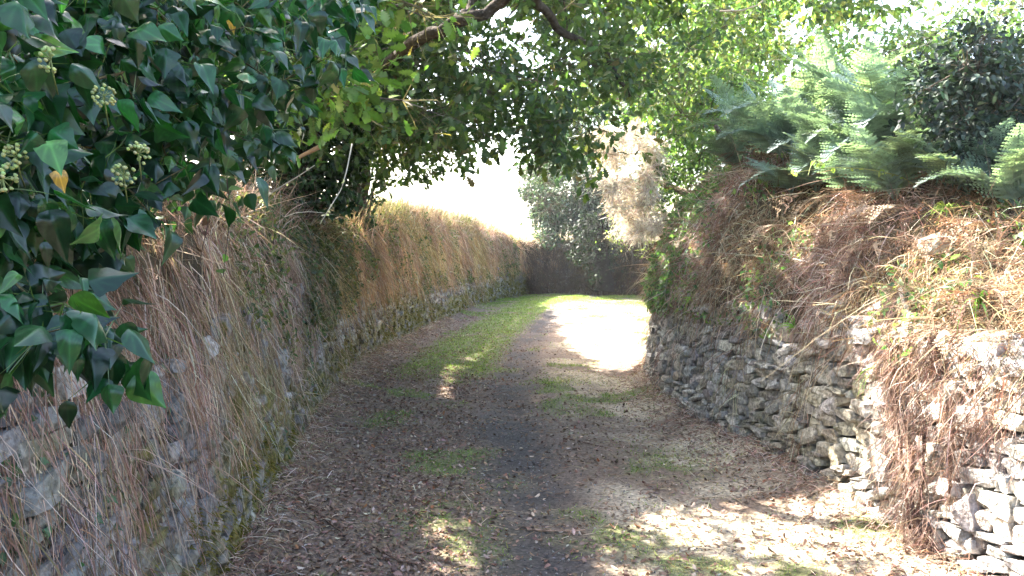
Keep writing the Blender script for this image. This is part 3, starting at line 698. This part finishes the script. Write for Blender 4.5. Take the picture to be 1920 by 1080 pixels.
for n, a, b, t0, t1, L0, L1 in ((5200, 4.8, 9.2, .6, 1.2, .06, .3), (2000, 9.2, 11.2, .7, 1.1, .08, .3), (2600, 4.8, 12, 1.0, 2.0, .3, .7)):
    u = rng.uniform(a, b, n); t_ = rng.uniform(t0, t1, n); k = fbm(p3(u * 2.2, t_ * .6), 1.2, 87) > .5; u, t_ = u[k], t_[k]; n = len(u)
    hang(g, -1, u, t_, rng.uniform(L0, L1, n), rng.uniform(.0018, .005, n), STRAW, [3, 3, 2, 3, 1, 1], .15, curl=.35, along=.4, down=-.85)
n = 24000; u = rng.uniform(13, 37, n); t_ = rng.uniform(.98, 2.1, n) + .25 * (fbm(p3(u, 0), .8, 81) - .5); k = fbm(p3(u, t_), 1.5, 88) > .36; u, t_ = u[k], t_[k]; n = len(u)
hang(g, -1, u, t_, rng.uniform(.08, .4, n), .003 + .0003 * u, [(.52, .34, .18), (.44, .26, .14), (.60, .45, .28), (.33, .18, .11), (.27, .24, .09)], [3, 3, 2, 2, 1], .2, curl=.4, along=.45, down=-.8)
tag(g.obj('dry_grass', M['straw']), 'straw-coloured dead grass hanging over the left wall', 'grass', kind='stuff')
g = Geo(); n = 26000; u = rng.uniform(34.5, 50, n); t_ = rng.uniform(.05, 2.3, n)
hang(g, -1, u, t_, rng.uniform(.2, .6, n), np.full(n, .016), [(.045, .024, .011), (.03, .018, .009), (.06, .032, .015), (.026, .026, .010)], None, .3, curl=.35, along=.5)  # browns darkened to imitate the shade in the far hollow
tag(g.obj('dead_growth', M['growth']), 'brown dead growth cloaking the wall at the far bend, coloured darker to imitate shade', 'grass', kind='stuff')
# low straggly stems over the stones, left
g = Geo(); n = 2200; u = densU(n, 3.5, 30); t_ = rng.uniform(.05, .9, n) ** .8; k = fbm(p3(u, t_), 1.5, 84) > .5; u, t_ = u[k], t_[k]; n = len(u)
hang(g, -1, u, t_, rng.uniform(.1, .45, n), (.0022 + .0002 * u), STRAW[:4] + [(.14, .13, .05)], None, .4, curl=.4)
tag(g.obj('dead_stems', M['straw']), 'loose dead stems trailing across the lower stones of the left wall', 'stems', kind='stuff')
# green growth mixed in, left
def green_leaves(side, n, u0, u1, t0, t1, size, pal, thr, seed, label, name='undergrowth', tpl=SMALL, hgt=.12, kk=1.5):
    u = densU(n, u0, u1, kk); t_ = rng.uniform(t0, t1, n); k = fbm(p3(u, t_, seed), 1.1, seed) > thr; u, t_ = u[k], t_[k]; n = len(u)
    N_ = surfn(side, u, t_); P = surf(side, u, t_) + N_ * rng.uniform(.01, hgt, (n, 1)); g = Geo()
    tip = rng.normal(0, .5, (n, 3)) + np.array([0, 0, -.5]); c = pick(pal, n, .2)
    scatter(g, tpl[0], tpl[1], P, frames(tip, N_ + rng.normal(0, .5, (n, 3)) + np.array([0, 0, .3])), size * rng.uniform(.5, 1.2, n) * (1 + .02 * u), c, tpl[2])
    return tag(g.obj(name, M['leaf']), label, 'plants', kind='stuff')
green_leaves(-1, 26000, 8, 34, .75, 2.3, .045, [(.06, .09, .03), (.09, .11, .035), (.04, .065, .03), (.13, .13, .04)], .50, 91, 'dull green creepers hanging among the straw on the left wall', kk=1.0)
green_leaves(-1, 5000, 3.2, 12, .0, 1.2, .035, [(.05, .11, .06), (.08, .15, .08)], .56, 92, 'small bluish ivy leaves creeping over the near left stones', tpl=IVYB, hgt=.04)
green_leaves(1, 16000, 3.5, 16, .95, 3.2, .045, [(.07, .14, .05), (.11, .18, .05), (.05, .09, .05), (.16, .2, .07)], .53, 93, 'green nettle and bramble leaves scattered through the right bank', kk=1.2)
green_leaves(1, 12000, 11.8, 15.5, .9, 3.0, .05, [(.08, .15, .05), (.12, .2, .06), (.05, .09, .04)], .40, 97, 'fresh green ivy and nettles clothing the corner of the right wall', kk=1.0)
green_leaves(-1, 16000, 10.5, 15.2, .95, 2.1, .05, [(.05, .075, .03), (.035, .055, .025), (.09, .09, .035), (.12, .09, .05)], .36, 98, 'dark creeper hanging below the ivied oak on the left wall', kk=1.0)
# moss cushions at the foot of the left wall: fine tufts
g = Geo(); n = 22000; u = densU(n, 5, 30, 1.2); t_ = rng.uniform(0, .55, n) * rng.random(n) ** .3; k = fbm(p3(u, t_ * 2), 1.3, 95) > .47; u, t_ = u[k], t_[k]; n = len(u)
P = surf(-1, u, t_) + surfn(-1, u, t_) * .02
ribbons(g, P, surfn(-1, u, t_) + rng.normal(0, .5, (n, 3)) + np.array([0, 0, .2]), rng.uniform(.02, .055, n), np.full(n, .007) + .0004 * u, np.full(n, .5), pick([(.14, .12, .02), (.10, .10, .02), (.19, .15, .03)], n), 2)
tag(g.obj('moss', M['grass']), 'olive moss on the foot of the left wall', 'moss', kind='stuff')

# right bank: brown tangle
g = Geo()
for n, t0, t1, L0, L1, out, up in ((16000, 1.0, 2.0, .05, .26, .3, 0), (14000, 1.5, 2.8, .06, .3, .4, .2), (2500, 1.2, 2.6, .2, .5, .4, .3), (3000, 2.2, 4, .15, .4, .4, 1.2)):
    u = densU(n, 5.0, 17, 1.3); t_ = rng.uniform(t0, t1, n) + .2 * (fbm(p3(u, 3), .8, 85) - .5)
    hang(g, 1, u, t_, rng.uniform(L0, L1, n), (.0025 + .0002 * u) * rng.uniform(.6, 1.8, n), BRK, [4, 3, 3, 2, 1], out, segs=4, curl=.55, along=.7, upb=up)
tag(g.obj('bracken_litter', M['straw']), 'rust-brown tangle of dead bracken and grass matted on the right bank', 'bracken', kind='stuff')
g = Geo(); n = 2200; u = densU(n, 5, 15, 1.2); t_ = rng.uniform(.1, 1.05, n) ** .7; k = fbm(p3(u, t_), 1.5, 86) > .52; u, t_ = u[k], t_[k]; n = len(u)
hang(g, 1, u, t_, rng.uniform(.08, .4, n), .003 + .0002 * u, BRK, None, .3, curl=.35)
tag(g.obj('dead_stems', M['straw']), 'brown stems dangling over the grey stones of the right wall', 'stems', kind='stuff')

# ------------------------------------------------------------------ ferns
def frond_geo(L, wid, k, npin, col, curl=0.0, broken=0.0):
    g = Geo(); ys = np.linspace(.16, .98, npin); V, F, C = [], [], []
    def bend(x, y, z):
        a = k * y; yy = np.sin(a) / max(k, 1e-3); zz = -(1 - np.cos(a)) / max(k, 1e-3)
        return np.stack([x, yy - z * np.sin(a) * 1.0, zz + z * np.cos(a)], -1) * L
    s = np.linspace(0, 1, 14); tube(g, bend(s * 0, s, s * 0), np.linspace(.006, .0015, 14) * (L / .8) ** .5, np.array(col) * .9 + .03, 5)
    for i, y in enumerate(ys):
        pl = wid * math.sin(math.pi * (.12 + .88 * (1 - (y - .16) / .86)) ** 1.0) ** .8 if y > .3 else wid * (.75 + (y - .16) * 1.5)
        pl = wid * (1.02 - y) ** .75 * min(1, .7 + (y - .16) * 2) * 1.15
        for sd in (-1, 1):
            if rng.random() < broken: continue
            a0 = .9 + rng.normal(0, .07) + .2 * y; m = max(4, int(11 * pl / wid)); q = (np.arange(m) + .5) / m
            px_ = sd * np.sin(a0) * pl * q; py_ = y + np.cos(a0) * pl * q * .55; pz = -.35 * pl * q ** 2 + rng.normal(0, .012) - curl * q * q * pl
            ll = .024 * (1.05 - q ** 1.5) + .004; hw = pl / m * .52
            dx, dy = sd * np.sin(a0), np.cos(a0) * .55
            nn = math.hypot(dx, dy); dx, dy = dx / nn, dy / nn
            for e in (-1, 1):
                ax, ay = -dy * e + dx * .45, dx * e + dy * .45
                c0 = np.stack([px_, py_, pz], 1)
                p0 = bend(c0[:, 0] - dx * hw, c0[:, 1] - dy * hw, c0[:, 2]); p1 = bend(c0[:, 0] + dx * hw, c0[:, 1] + dy * hw, c0[:, 2])
                p2 = bend(c0[:, 0] + ax * ll + dx * hw * .3, c0[:, 1] + ay * ll + dy * hw * .3, c0[:, 2] - .15 * ll)
                p3_ = bend(c0[:, 0] + ax * ll - dx * hw * .5, c0[:, 1] + ay * ll - dy * hw * .5, c0[:, 2] - .15 * ll)
                n0 = sum(len(v) for v in V); V.append(np.stack([p0, p1, p2, p3_], 1).reshape(-1, 3))
                F.append(n0 + np.arange(m)[:, None] * 4 + np.arange(4)[None]); C.append(np.tile(np.array(col) * rng.uniform(.8, 1.25), (4 * m, 1)))
    g.add(np.concatenate(V), np.concatenate(F), np.concatenate(C)); return g
FG = [frond_geo(1, .30, k, 20, c).mesh('frond', M['fern']) for k, c in ((.7, (.17, .23, .20)), (1.2, (.18, .24, .18)), (1.8, (.16, .22, .205)))]  # greens paled and greyed to carry the glare over the ferns
FD = [frond_geo(1, .2, k, 15, c, 2.2, .3).mesh('frond', M['deadfern']) for k, c in ((2.0, (.30, .20, .13)), (2.6, (.23, .14, .09)), (1.5, (.40, .30, .21)))]
def fern(meshes, label, P, N_, size, nf, group, spread=.8, up=.9, face=None, name='fern'):
    t = thing(name, label, 'fern', P, group)
    a0 = rng.random() * 6.28
    for i in range(nf):
        a = a0 + i * 6.28 / nf + rng.normal(0, .3)
        D = np.array([math.cos(a), math.sin(a), 0]) * spread + np.array(N_) * .6 + np.array([0, 0, up])
        D = unit(D); nrm = np.array([0, 0, 1.]) + rng.normal(0, .2, 3)
        R = frames(D[None], nrm[None])[0]
        o = bpy.data.objects.new('frond', meshes[int(rng.integers(len(meshes)))]); COL.objects.link(o); o.parent = t
        from mathutils import Matrix
        o.matrix_local = Matrix([[*(R[r_] * size * s), 0] for r_, s in ((0, 1), (1, 1), (2, 1))] + [[0, 0, 0, 1]]) if False else Matrix(
            [[float(R[r_][0] * size), float(R[r_][1] * size), float(R[r_][2] * size), 0] for r_ in range(3)] + [[0, 0, 0, 1]])
        size *= rng.uniform(.94, 1.06)
    return t
GF = [(1420, 200, .75, 'tall green fern highest at the left of the fern patch'), (1470, 235, .7, 'bright green fern with one broad frond towards the lane'), (1530, 300, .6, 'green fern low beside the rusty bracken'),
      (1520, 190, .8, 'green fern at the back under the oak leaves'), (1570, 240, .75, 'blue-green fern in the middle of the patch'), (1600, 300, .65, 'blue-green fern above the arching bramble'),
      (1650, 250, .75, 'pale blue fern right of the middle of the patch'), (1680, 310, .6, 'small fern beside the withered white-brown frond'), (1640, 190, .8, 'hazy fern at the back before the sky gap'),
      (1580, 160, .8, 'feathery fern on the crest of the bank'), (1700, 200, .7, 'fern against the dark evergreen bush'), (1480, 300, .55, 'small dark fern hanging over the bank lip'),
      (1900, 330, .55, 'sunlit fern at the right edge by the evergreen bush'), (1820, 300, .6, 'fern in front of the dark evergreen bush'), (1380, 250, .6, 'fern half hidden by hazel leaves')]
for px, py, s, lb in GF:
    P, u_, t_ = on_surface(1, px, py + 70, 1.9, 5, 12)
    fern(FG, lb, P, surfn(1, u_, t_), s * (1.2 if py <= 210 else 1.1), 12, 'green ferns on the right bank', .85, rng.uniform(1.0, 2.4))
DF = [(1400, 260, .6, 'brown withered fern at the left end of the fern patch'), (1440, 330, .55, 'rusty fern with striped frond under the green ferns'), (1520, 370, .5, 'rusty fern drooping at the bank lip'), (1590, 380, .5, 'dark red-brown fern below the bramble arch'),
      (1650, 380, .55, 'spreading rust-brown fern under the bramble arch'), (1710, 400, .45, 'crumpled brown fern beside the pale stone'), (1560, 440, .45, 'brown fern hanging midway down the bank'), (1480, 430, .45, 'faded fern lying on the straw midway down'),
      (1370, 400, .45, 'brown fern near the green corner'), (1640, 470, .4, 'shrivelled fern above the wall stones'), (1800, 460, .45, 'sunlit dead fern on the near bank'), (1870, 430, .5, 'bright tan dead fern at the right edge'),
      (1850, 560, .45, 'tan fern lying low on the near bank'), (1900, 640, .4, 'pinkish dead fern close to the right edge'), (1780, 620, .4, 'dead fern above the hanging roots'), (1690, 270, .5, 'withered cream-brown frond standing before the evergreen bush'), (1420, 150, .6, 'russet fern on the crest beside the oak leaves'), (1300, 450, .4, 'small brown fern in the green corner')]
for px, py, s, lb in DF:
    P, u_, t_ = on_surface(1, px, py, 1.1, 5, 12)
    fern(FD, lb, P, surfn(1, u_, t_), s, 7, 'dead ferns on the right bank', .9, .35, name='dead_fern')

# ------------------------------------------------------------------ single plants and twigs
def bramble(label, pts, r=.004, leaves=16, col=(.30, .32, .12), lcol=(.3, .36, .12), size=.035, name='bramble', cat='bramble'):
    P = np.array(pts); t = thing(name, label, cat, P[0]); s = np.linspace(0, len(P) - 1, 26)
    Q = np.stack([np.interp(s, range(len(P)), P[:, i]) for i in range(3)], 1); Q[1:-1] = (Q[:-2] + Q[1:-1] * 2 + Q[2:]) / 4
    g = Geo(); tube(g, Q, np.linspace(r, r * .5, 26), col, 6); g.obj('stem', M['straw'], t)
    if leaves:
        i = rng.integers(2, 26, leaves); g = Geo(); n = leaves
        scatter(g, SMALL[0], SMALL[1], Q[i], frames(rng.normal(0, .6, (n, 3)) + [0, 0, -.3], rng.normal(0, .5, (n, 3)) + [0, -.6, .5]), np.array([1.4, 1, 1]) * size * rng.uniform(.6, 1.2, (n, 1)), jit(lcol, n), SMALL[2]); g.obj('leaves', M['leaf'], t)
    return t
def pl(L): return [at(x, y, d) for x, y, d in L]
bramble('pale green bramble stem arching along the bank below the ferns', pl([(1740, 365, 5.6), (1690, 330, 5.5), (1620, 316, 5.5), (1560, 314, 5.5), (1510, 320, 5.45), (1478, 327, 5.4)]))
bramble('short drooping bramble tip hanging from the arched stem', pl([(1545, 316, 5.5), (1530, 300, 5.45), (1520, 312, 5.42), (1515, 330, 5.4)]), leaves=6)
bramble('bare whitish twig slanting down before the ivied oak trunk', pl([(660, 270, 6.5), (650, 320, 6.4), (640, 355, 6.4), (615, 395, 6.3), (600, 420, 6.3)]), .006, 7, (.5, .46, .38), (.6, .55, .45), .03, 'twig', 'twig')
bramble('thin dark twig hanging below the ivy fringe with small leaves', pl([(425, 330, 2.9), (432, 400, 2.9), (425, 460, 2.9), (418, 520, 2.85)]), .0022, 8, (.1, .07, .05), (.12, .22, .05), .04, 'twig', 'twig')
bramble('second dark dangling twig left of the first below the ivy', pl([(385, 330, 2.8), (392, 410, 2.8), (372, 500, 2.8)]), .002, 4, (.1, .07, .05), (.1, .05, .04), .035, 'twig', 'twig')
bramble('curved pale twig crossing the oak leaves at the top', pl([(1350, 21, 6), (1390, 20, 6), (1420, 10, 6), (1440, -8, 6)]), .007, 0, (.4, .33, .25), name='twig', cat='twig')
bramble('broken tan branch stub poking from the ivied trunk', pl([(600, 275, 7.5), (570, 290, 7.4), (535, 308, 7.3)]), .022, 0, (.35, .2, .1), name='branch_stub', cat='branch')
bramble('thorny grey twigs sprouting below the branch stub', pl([(470, 400, 6), (510, 360, 6), (560, 330, 6), (590, 310, 6)]), .006, 10, (.4, .36, .3), (.45, .4, .3), .03, 'twig', 'twig')
def strap(label, px, py, d_off, n, L, col=(.14, .25, .05)):
    P, u_, t_ = on_surface(1, px, py, .5, 4, 9); N_ = surfn(1, u_, t_); t = thing('strap_leaf_plant', label, 'plant', P); g = Geo()
    D = N_[None] * .6 + rng.normal(0, .4, (n, 3)) + np.array([0, 0, .6]); ribbons(g, np.tile(P + N_ * .05, (n, 1)), D, rng.uniform(.6, 1, n) * L, np.full(n, .013), rng.uniform(.6, 1.3, n), jit(col, n), 7, .1)
    g.obj('leaves', M['grass'], t)
strap('green strap-leaved tuft hanging beside the dark hollow', 1500, 620, 0, 9, .38)
strap('long-bladed green tuft on the near bank at the right edge', 1850, 590, 0, 12, .3)
strap('yellow-green grassy tuft on the sunlit bank shoulder', 1780, 410, 0, 22, .25, (.3, .4, .1))
strap('small green blades above the stones near the corner', 1310, 560, 0, 10, .25)
strap('fresh green blades low on the wall by the roots', 1660, 700, 0, 7, .22)
def boulder(label, px, py, sx, sy, sz, seed, col):
    P, u_, t_ = on_surface(1, px, py, .5, 4, 14); v, f, _ = stone_template(3.2, seed); R = frames(np.array([[.2, 1, .1]]), np.array([[-.3, 0, 1.]]))
    v = v * (1 + .25 * (fbm(v, 1.7, seed)[:, None] - .5)); g = Geo(); scatter(g, v, f, np.zeros((1, 3)), R, np.array([[sx, sy, sz]]), np.array([col])); o = g.obj('boulder', M['stone'], smooth=False)
    o.location = tuple(P + surfn(1, u_, t_) * .015); tag(o, label, 'rock')
boulder('pale boulder bedded in the right bank under the bracken', 1755, 468, .09, .11, .08, 31, (.42, .37, .28))
boulder('buff stone poking from the bank above the hanging roots', 1790, 735, .08, .09, .06, 33, (.36, .3, .24))
boulder('flat stone forming the lintel over the dark hollow', 1550, 632, .06, .16, .03, 36, (.3, .27, .24))

# roots hanging down the right wall
def roots():
    t = thing('root_mass', 'brown fibrous roots hanging from the bank down over the right wall', 'roots', at(1740, 1040, 4.0))
    def wp(px, py):
        P, u_, t_ = on_surface(1, px, py, 0, 3, 8); return P + surfn(1, u_, t_) * .07
    paths = [[(1690, 600), (1700, 680), (1712, 760), (1735, 850), (1745, 940), (1765, 1060)], [(1680, 560), (1720, 700), (1760, 800), (1770, 900), (1750, 1000)],
             [(1700, 640), (1690, 700), (1715, 800), (1720, 900), (1735, 1000)], [(1760, 640), (1800, 760), (1810, 860), (1800, 940)], [(1700, 560), (1740, 660), (1850, 760), (1880, 800)], [(1765, 1000), (1765, 1050), (1735, 1085)]]
    pp = []
    for i, pa in enumerate(paths):
        Q = np.array([wp(*p) for p in pa]); s = np.linspace(0, len(Q) - 1, 22); Q = np.stack([np.interp(s, range(len(Q)), Q[:, k]) for k in range(3)], 1)
        Q += np.cumsum(rng.normal(0, .004, Q.shape), 0); g = Geo(); tube(g, Q, (.022 if i in (0, 5) else .012) * np.linspace(1, .55, 22) * (1 + .2 * np.sin(s * 9)), (.13, .085, .065) if i != 4 else (.45, .38, .32), 7, .12); g.obj('root', M['bark'], t); pp.append(Q)
    A = np.concatenate(pp); n = 3000; i = rng.integers(len(A), size=n); g = Geo()
    ribbons(g, A[i] + rng.normal(0, .035, (n, 3)), rng.normal(0, .5, (n, 3)) + [-.2, 0, -.7], rng.uniform(.05, .2, n), np.full(n, .003), np.full(n, .3), pick([(.19, .12, .095), (.13, .08, .062), (.30, .21, .165)], n), 4, .5)
    g.obj('rootlets', M['straw'], t)
roots()

# ------------------------------------------------------------------ lane cover
def lane_pts(n, y0, y1, k=1.8, xr=(-2.2, 6)):
    y = y0 + (y1 - y0) * rng.random(n) ** k; x = rng.uniform(0, 1, n) * (edgeR(y) - edgeL(y)) + edgeL(y); m = x < xr[1]; return x[m], y[m]
g = Geo(); x, y = lane_pts(75000, 3.0, 22, 1.7); tr, gr, st = lane_masks(x, y)
pr = (1 - .85 * tr) * (1 - .6 * gr) * (.25 + .75 * sstep(.9, -.9, x - track_x(y) - .2) + .4 * (np.abs(x - edgeR(y)) < .5)) * sstep(.3, .55, fbm(p3(x, y), 1.6, 101) + .12) * (1 - .9 * sstep(7.5, 10.5, y) * sstep(.0, .5, x - track_x(y)))
k = rng.random(len(x)) < pr; x, y = x[k], y[k]; n = len(x)
P = p3(x, y, lane_h(x, y) + rng.uniform(.002, .012, n)); tip = unit(rng.normal(size=(n, 3)) * [1, 1, .25])
c = pick([(.18, .115, .08), (.22, .15, .11), (.135, .09, .068), (.28, .21, .16), (.24, .11, .06), (.37, .30, .24)], n, .2, .06, [4, 4, 3, 2, .4, .6])
scatter(g, OAKC[0], OAKC[1], P, frames(tip, rng.normal(0, .35, (n, 3)) + [0, 0, 1] * np.where(rng.random((n, 1)) < .5, 1, -1)), rng.uniform(.016, .048, n), c, OAKC[2])
tag(g.obj('leaf_litter', M['litter']), 'brown fallen oak leaves strewn over the lane', 'fallen leaves', kind='stuff')
g = Geo(); x, y = lane_pts(26000, 3.0, 26, 1.8); tr, gr, st = lane_masks(x, y); k = rng.random(len(x)) < (.25 + .7 * st) * (1 - .7 * tr); x, y = x[k], y[k]; n = len(x)
ribbons(g, p3(x, y, lane_h(x, y) + .006), rng.normal(size=(n, 3)) * [1, 1, .12], rng.uniform(.03, .16, n), .002 + .0002 * y, np.full(n, .02), pick([(.4, .31, .2), (.3, .2, .12), (.5, .42, .3), (.16, .1, .07)], n), 3, .2)
tag(g.obj('straw_litter', M['straw']), 'bits of straw and stalks lying on the lane', 'straw', kind='stuff')
g = Geo()
for nn, y0, y1, kk in ((60000, 3.2, 12, 1.2), (120000, 10, 31, 1.0)):
    x, y = lane_pts(nn, y0, y1, kk); tr, gr, st = lane_masks(x, y); k = rng.random(len(x)) < gr * (1.0 if y0 > 5 else .9) + st * .12; x, y = x[k], y[k]; n = len(x)
    dry = (st[k] > .4) & (rng.random(n) < .6)
    c = pick([(.12, .20, .03), (.17, .26, .04), (.09, .15, .03), (.24, .27, .08)], n, .15); c[dry] = pick([(.4, .36, .2), (.32, .28, .12)], dry.sum())
    ribbons(g, p3(x, y, lane_h(x, y) - .003), rng.normal(0, .45, (n, 3)) + [0, 0, 1.], rng.uniform(.02, .06, n) * (1 + .02 * y), .0025 + .00035 * y, rng.uniform(.2, .8, n), c, 2, .2)
tag(g.obj('grass', M['grass']), 'short green grass growing along the lane', 'grass', kind='stuff')
# debris skirt at the wall feet
g = Geo(); n = 9000; sd = rng.random(n) < .5
for side in (-1, 1):
    n = 5200; u = densU(n, 4.5, 22, 1.2); b, nn_, tt = base(side, u); off = np.abs(rng.normal(0, .16, n)); xy = b + nn_ * off[:, None]
    ribbons(g, p3(xy[:, 0], xy[:, 1], lane_h(xy[:, 0], xy[:, 1]) + .01 + .05 * np.exp(-off / .08)), rng.normal(size=(n, 3)) * [1, 1, .5] + [0, 0, .2], rng.uniform(.05, .22, n), .0024 + .0002 * u, np.full(n, .4), pick(BRK if side > 0 else STRAW, n), 4, .35)
tag(g.obj('debris', M['straw']), 'dead stalks heaped along the feet of both walls', 'stalks', kind='stuff')
g = Geo(); x, y = lane_pts(9000, 3.0, 14, 1.5); tr, gr, st = lane_masks(x, y); k = rng.random(len(x)) < .3 + .7 * tr; x, y = x[k], y[k]; n = len(x)
sv, sf, _ = stone_template(3, 5); scatter(g, sv, sf, p3(x, y, lane_h(x, y)), frames(rng.normal(size=(n, 3)), rng.normal(size=(n, 3))), np.stack([rng.uniform(.003, .010, n) * (1 + (rng.random(n) < .03)), rng.uniform(.003, .008, n), rng.uniform(.002, .006, n)], 1), pick([(.11, .10, .09), (.18, .17, .16), (.26, .24, .22), (.09, .075, .065)], n))
tag(g.obj('gravel', M['stone'], smooth=False), 'small grit and gravel pressed into the dark centre track', 'gravel', kind='stuff')
# single sticks
for lb, a, b in (('thin stick lying across the track in the foreground', (560, 960), (640, 1010)), ('long pale stick on the right of the lane', (990, 990), (1100, 1000)), ('dark stick by the left wall foot', (600, 960), (570, 975)),
                 ('small stick at the grass edge in the middle distance', (1060, 825), (1140, 840)), ('slender twig on the leaf litter in the centre foreground', (700, 1040), (790, 1070))):
    def gp(p):
        f = at(*p, 1.0) - np.array([0, 0, CAM_Z]); q = np.array([0, 0, CAM_Z]) + f * (CAM_Z / -f[2]); q[2] = lane_h(q[0], q[1]) + .012; return q
    A_, B_ = gp(a), gp(b); s = np.linspace(0, 1, 8)[:, None]; Q = A_ + (B_ - A_) * s + rng.normal(0, .008, (8, 3)); Q[:, 2] = lane_h(Q[:, 0], Q[:, 1]) + .012
    g = Geo(); tube(g, Q, np.linspace(.007, .004, 8), (.3, .2, .14) if 'pale' in lb else (.14, .09, .065), 6, .1); tag(g.obj('stick', M['bark']), lb, 'stick')
# grasses on the skyline of the far banks and field
g = Geo(); n = 9000; u = rng.uniform(14, 36, n); t_ = rng.uniform(1.9, 5, n)
hang(g, -1, u, t_, rng.uniform(.25, .6, n), np.full(n, .009), [(.5, .4, .24), (.42, .34, .18), (.3, .32, .12)], None, .2, .35, 3, .2, .3, 1.6)
tag(g.obj('field_grass', M['straw']), 'tall pale grass along the field edge above the left wall', 'grass', kind='stuff')

# ------------------------------------------------------------------ added air volume standing in for lens glare
hz = bpy.data.meshes.new('glare_haze'); x0, x1, y0, y1, z0, z1 = -30, 40, -10, 60, -7.5, 12
hz.from_pydata([(x, y, z) for x in (x0, x1) for y in (y0, y1) for z in (z0, z1)], [], [(0, 1, 3, 2), (4, 6, 7, 5), (0, 4, 5, 1), (2, 3, 7, 6), (0, 2, 6, 4), (1, 5, 7, 3)])
ho = bpy.data.objects.new('glare_haze', hz); COL.objects.link(ho); tag(ho, 'thin added mist imitating lens glare over the lane', 'glare_haze', kind='stuff')
hm = bpy.data.materials.new('glare_haze'); hm.use_nodes = True; hn = hm.node_tree; hn.nodes.clear()
hv = hn.nodes.new('ShaderNodeVolumePrincipled'); hv.inputs['Density'].default_value = .0005; hv.inputs['Anisotropy'].default_value = .25; hv.inputs['Color'].default_value = (.93, .95, 1, 1)
hout = hn.nodes.new('ShaderNodeOutputMaterial'); hn.links.new(hv.outputs[0], hout.inputs['Volume']); hz.materials.append(hm)
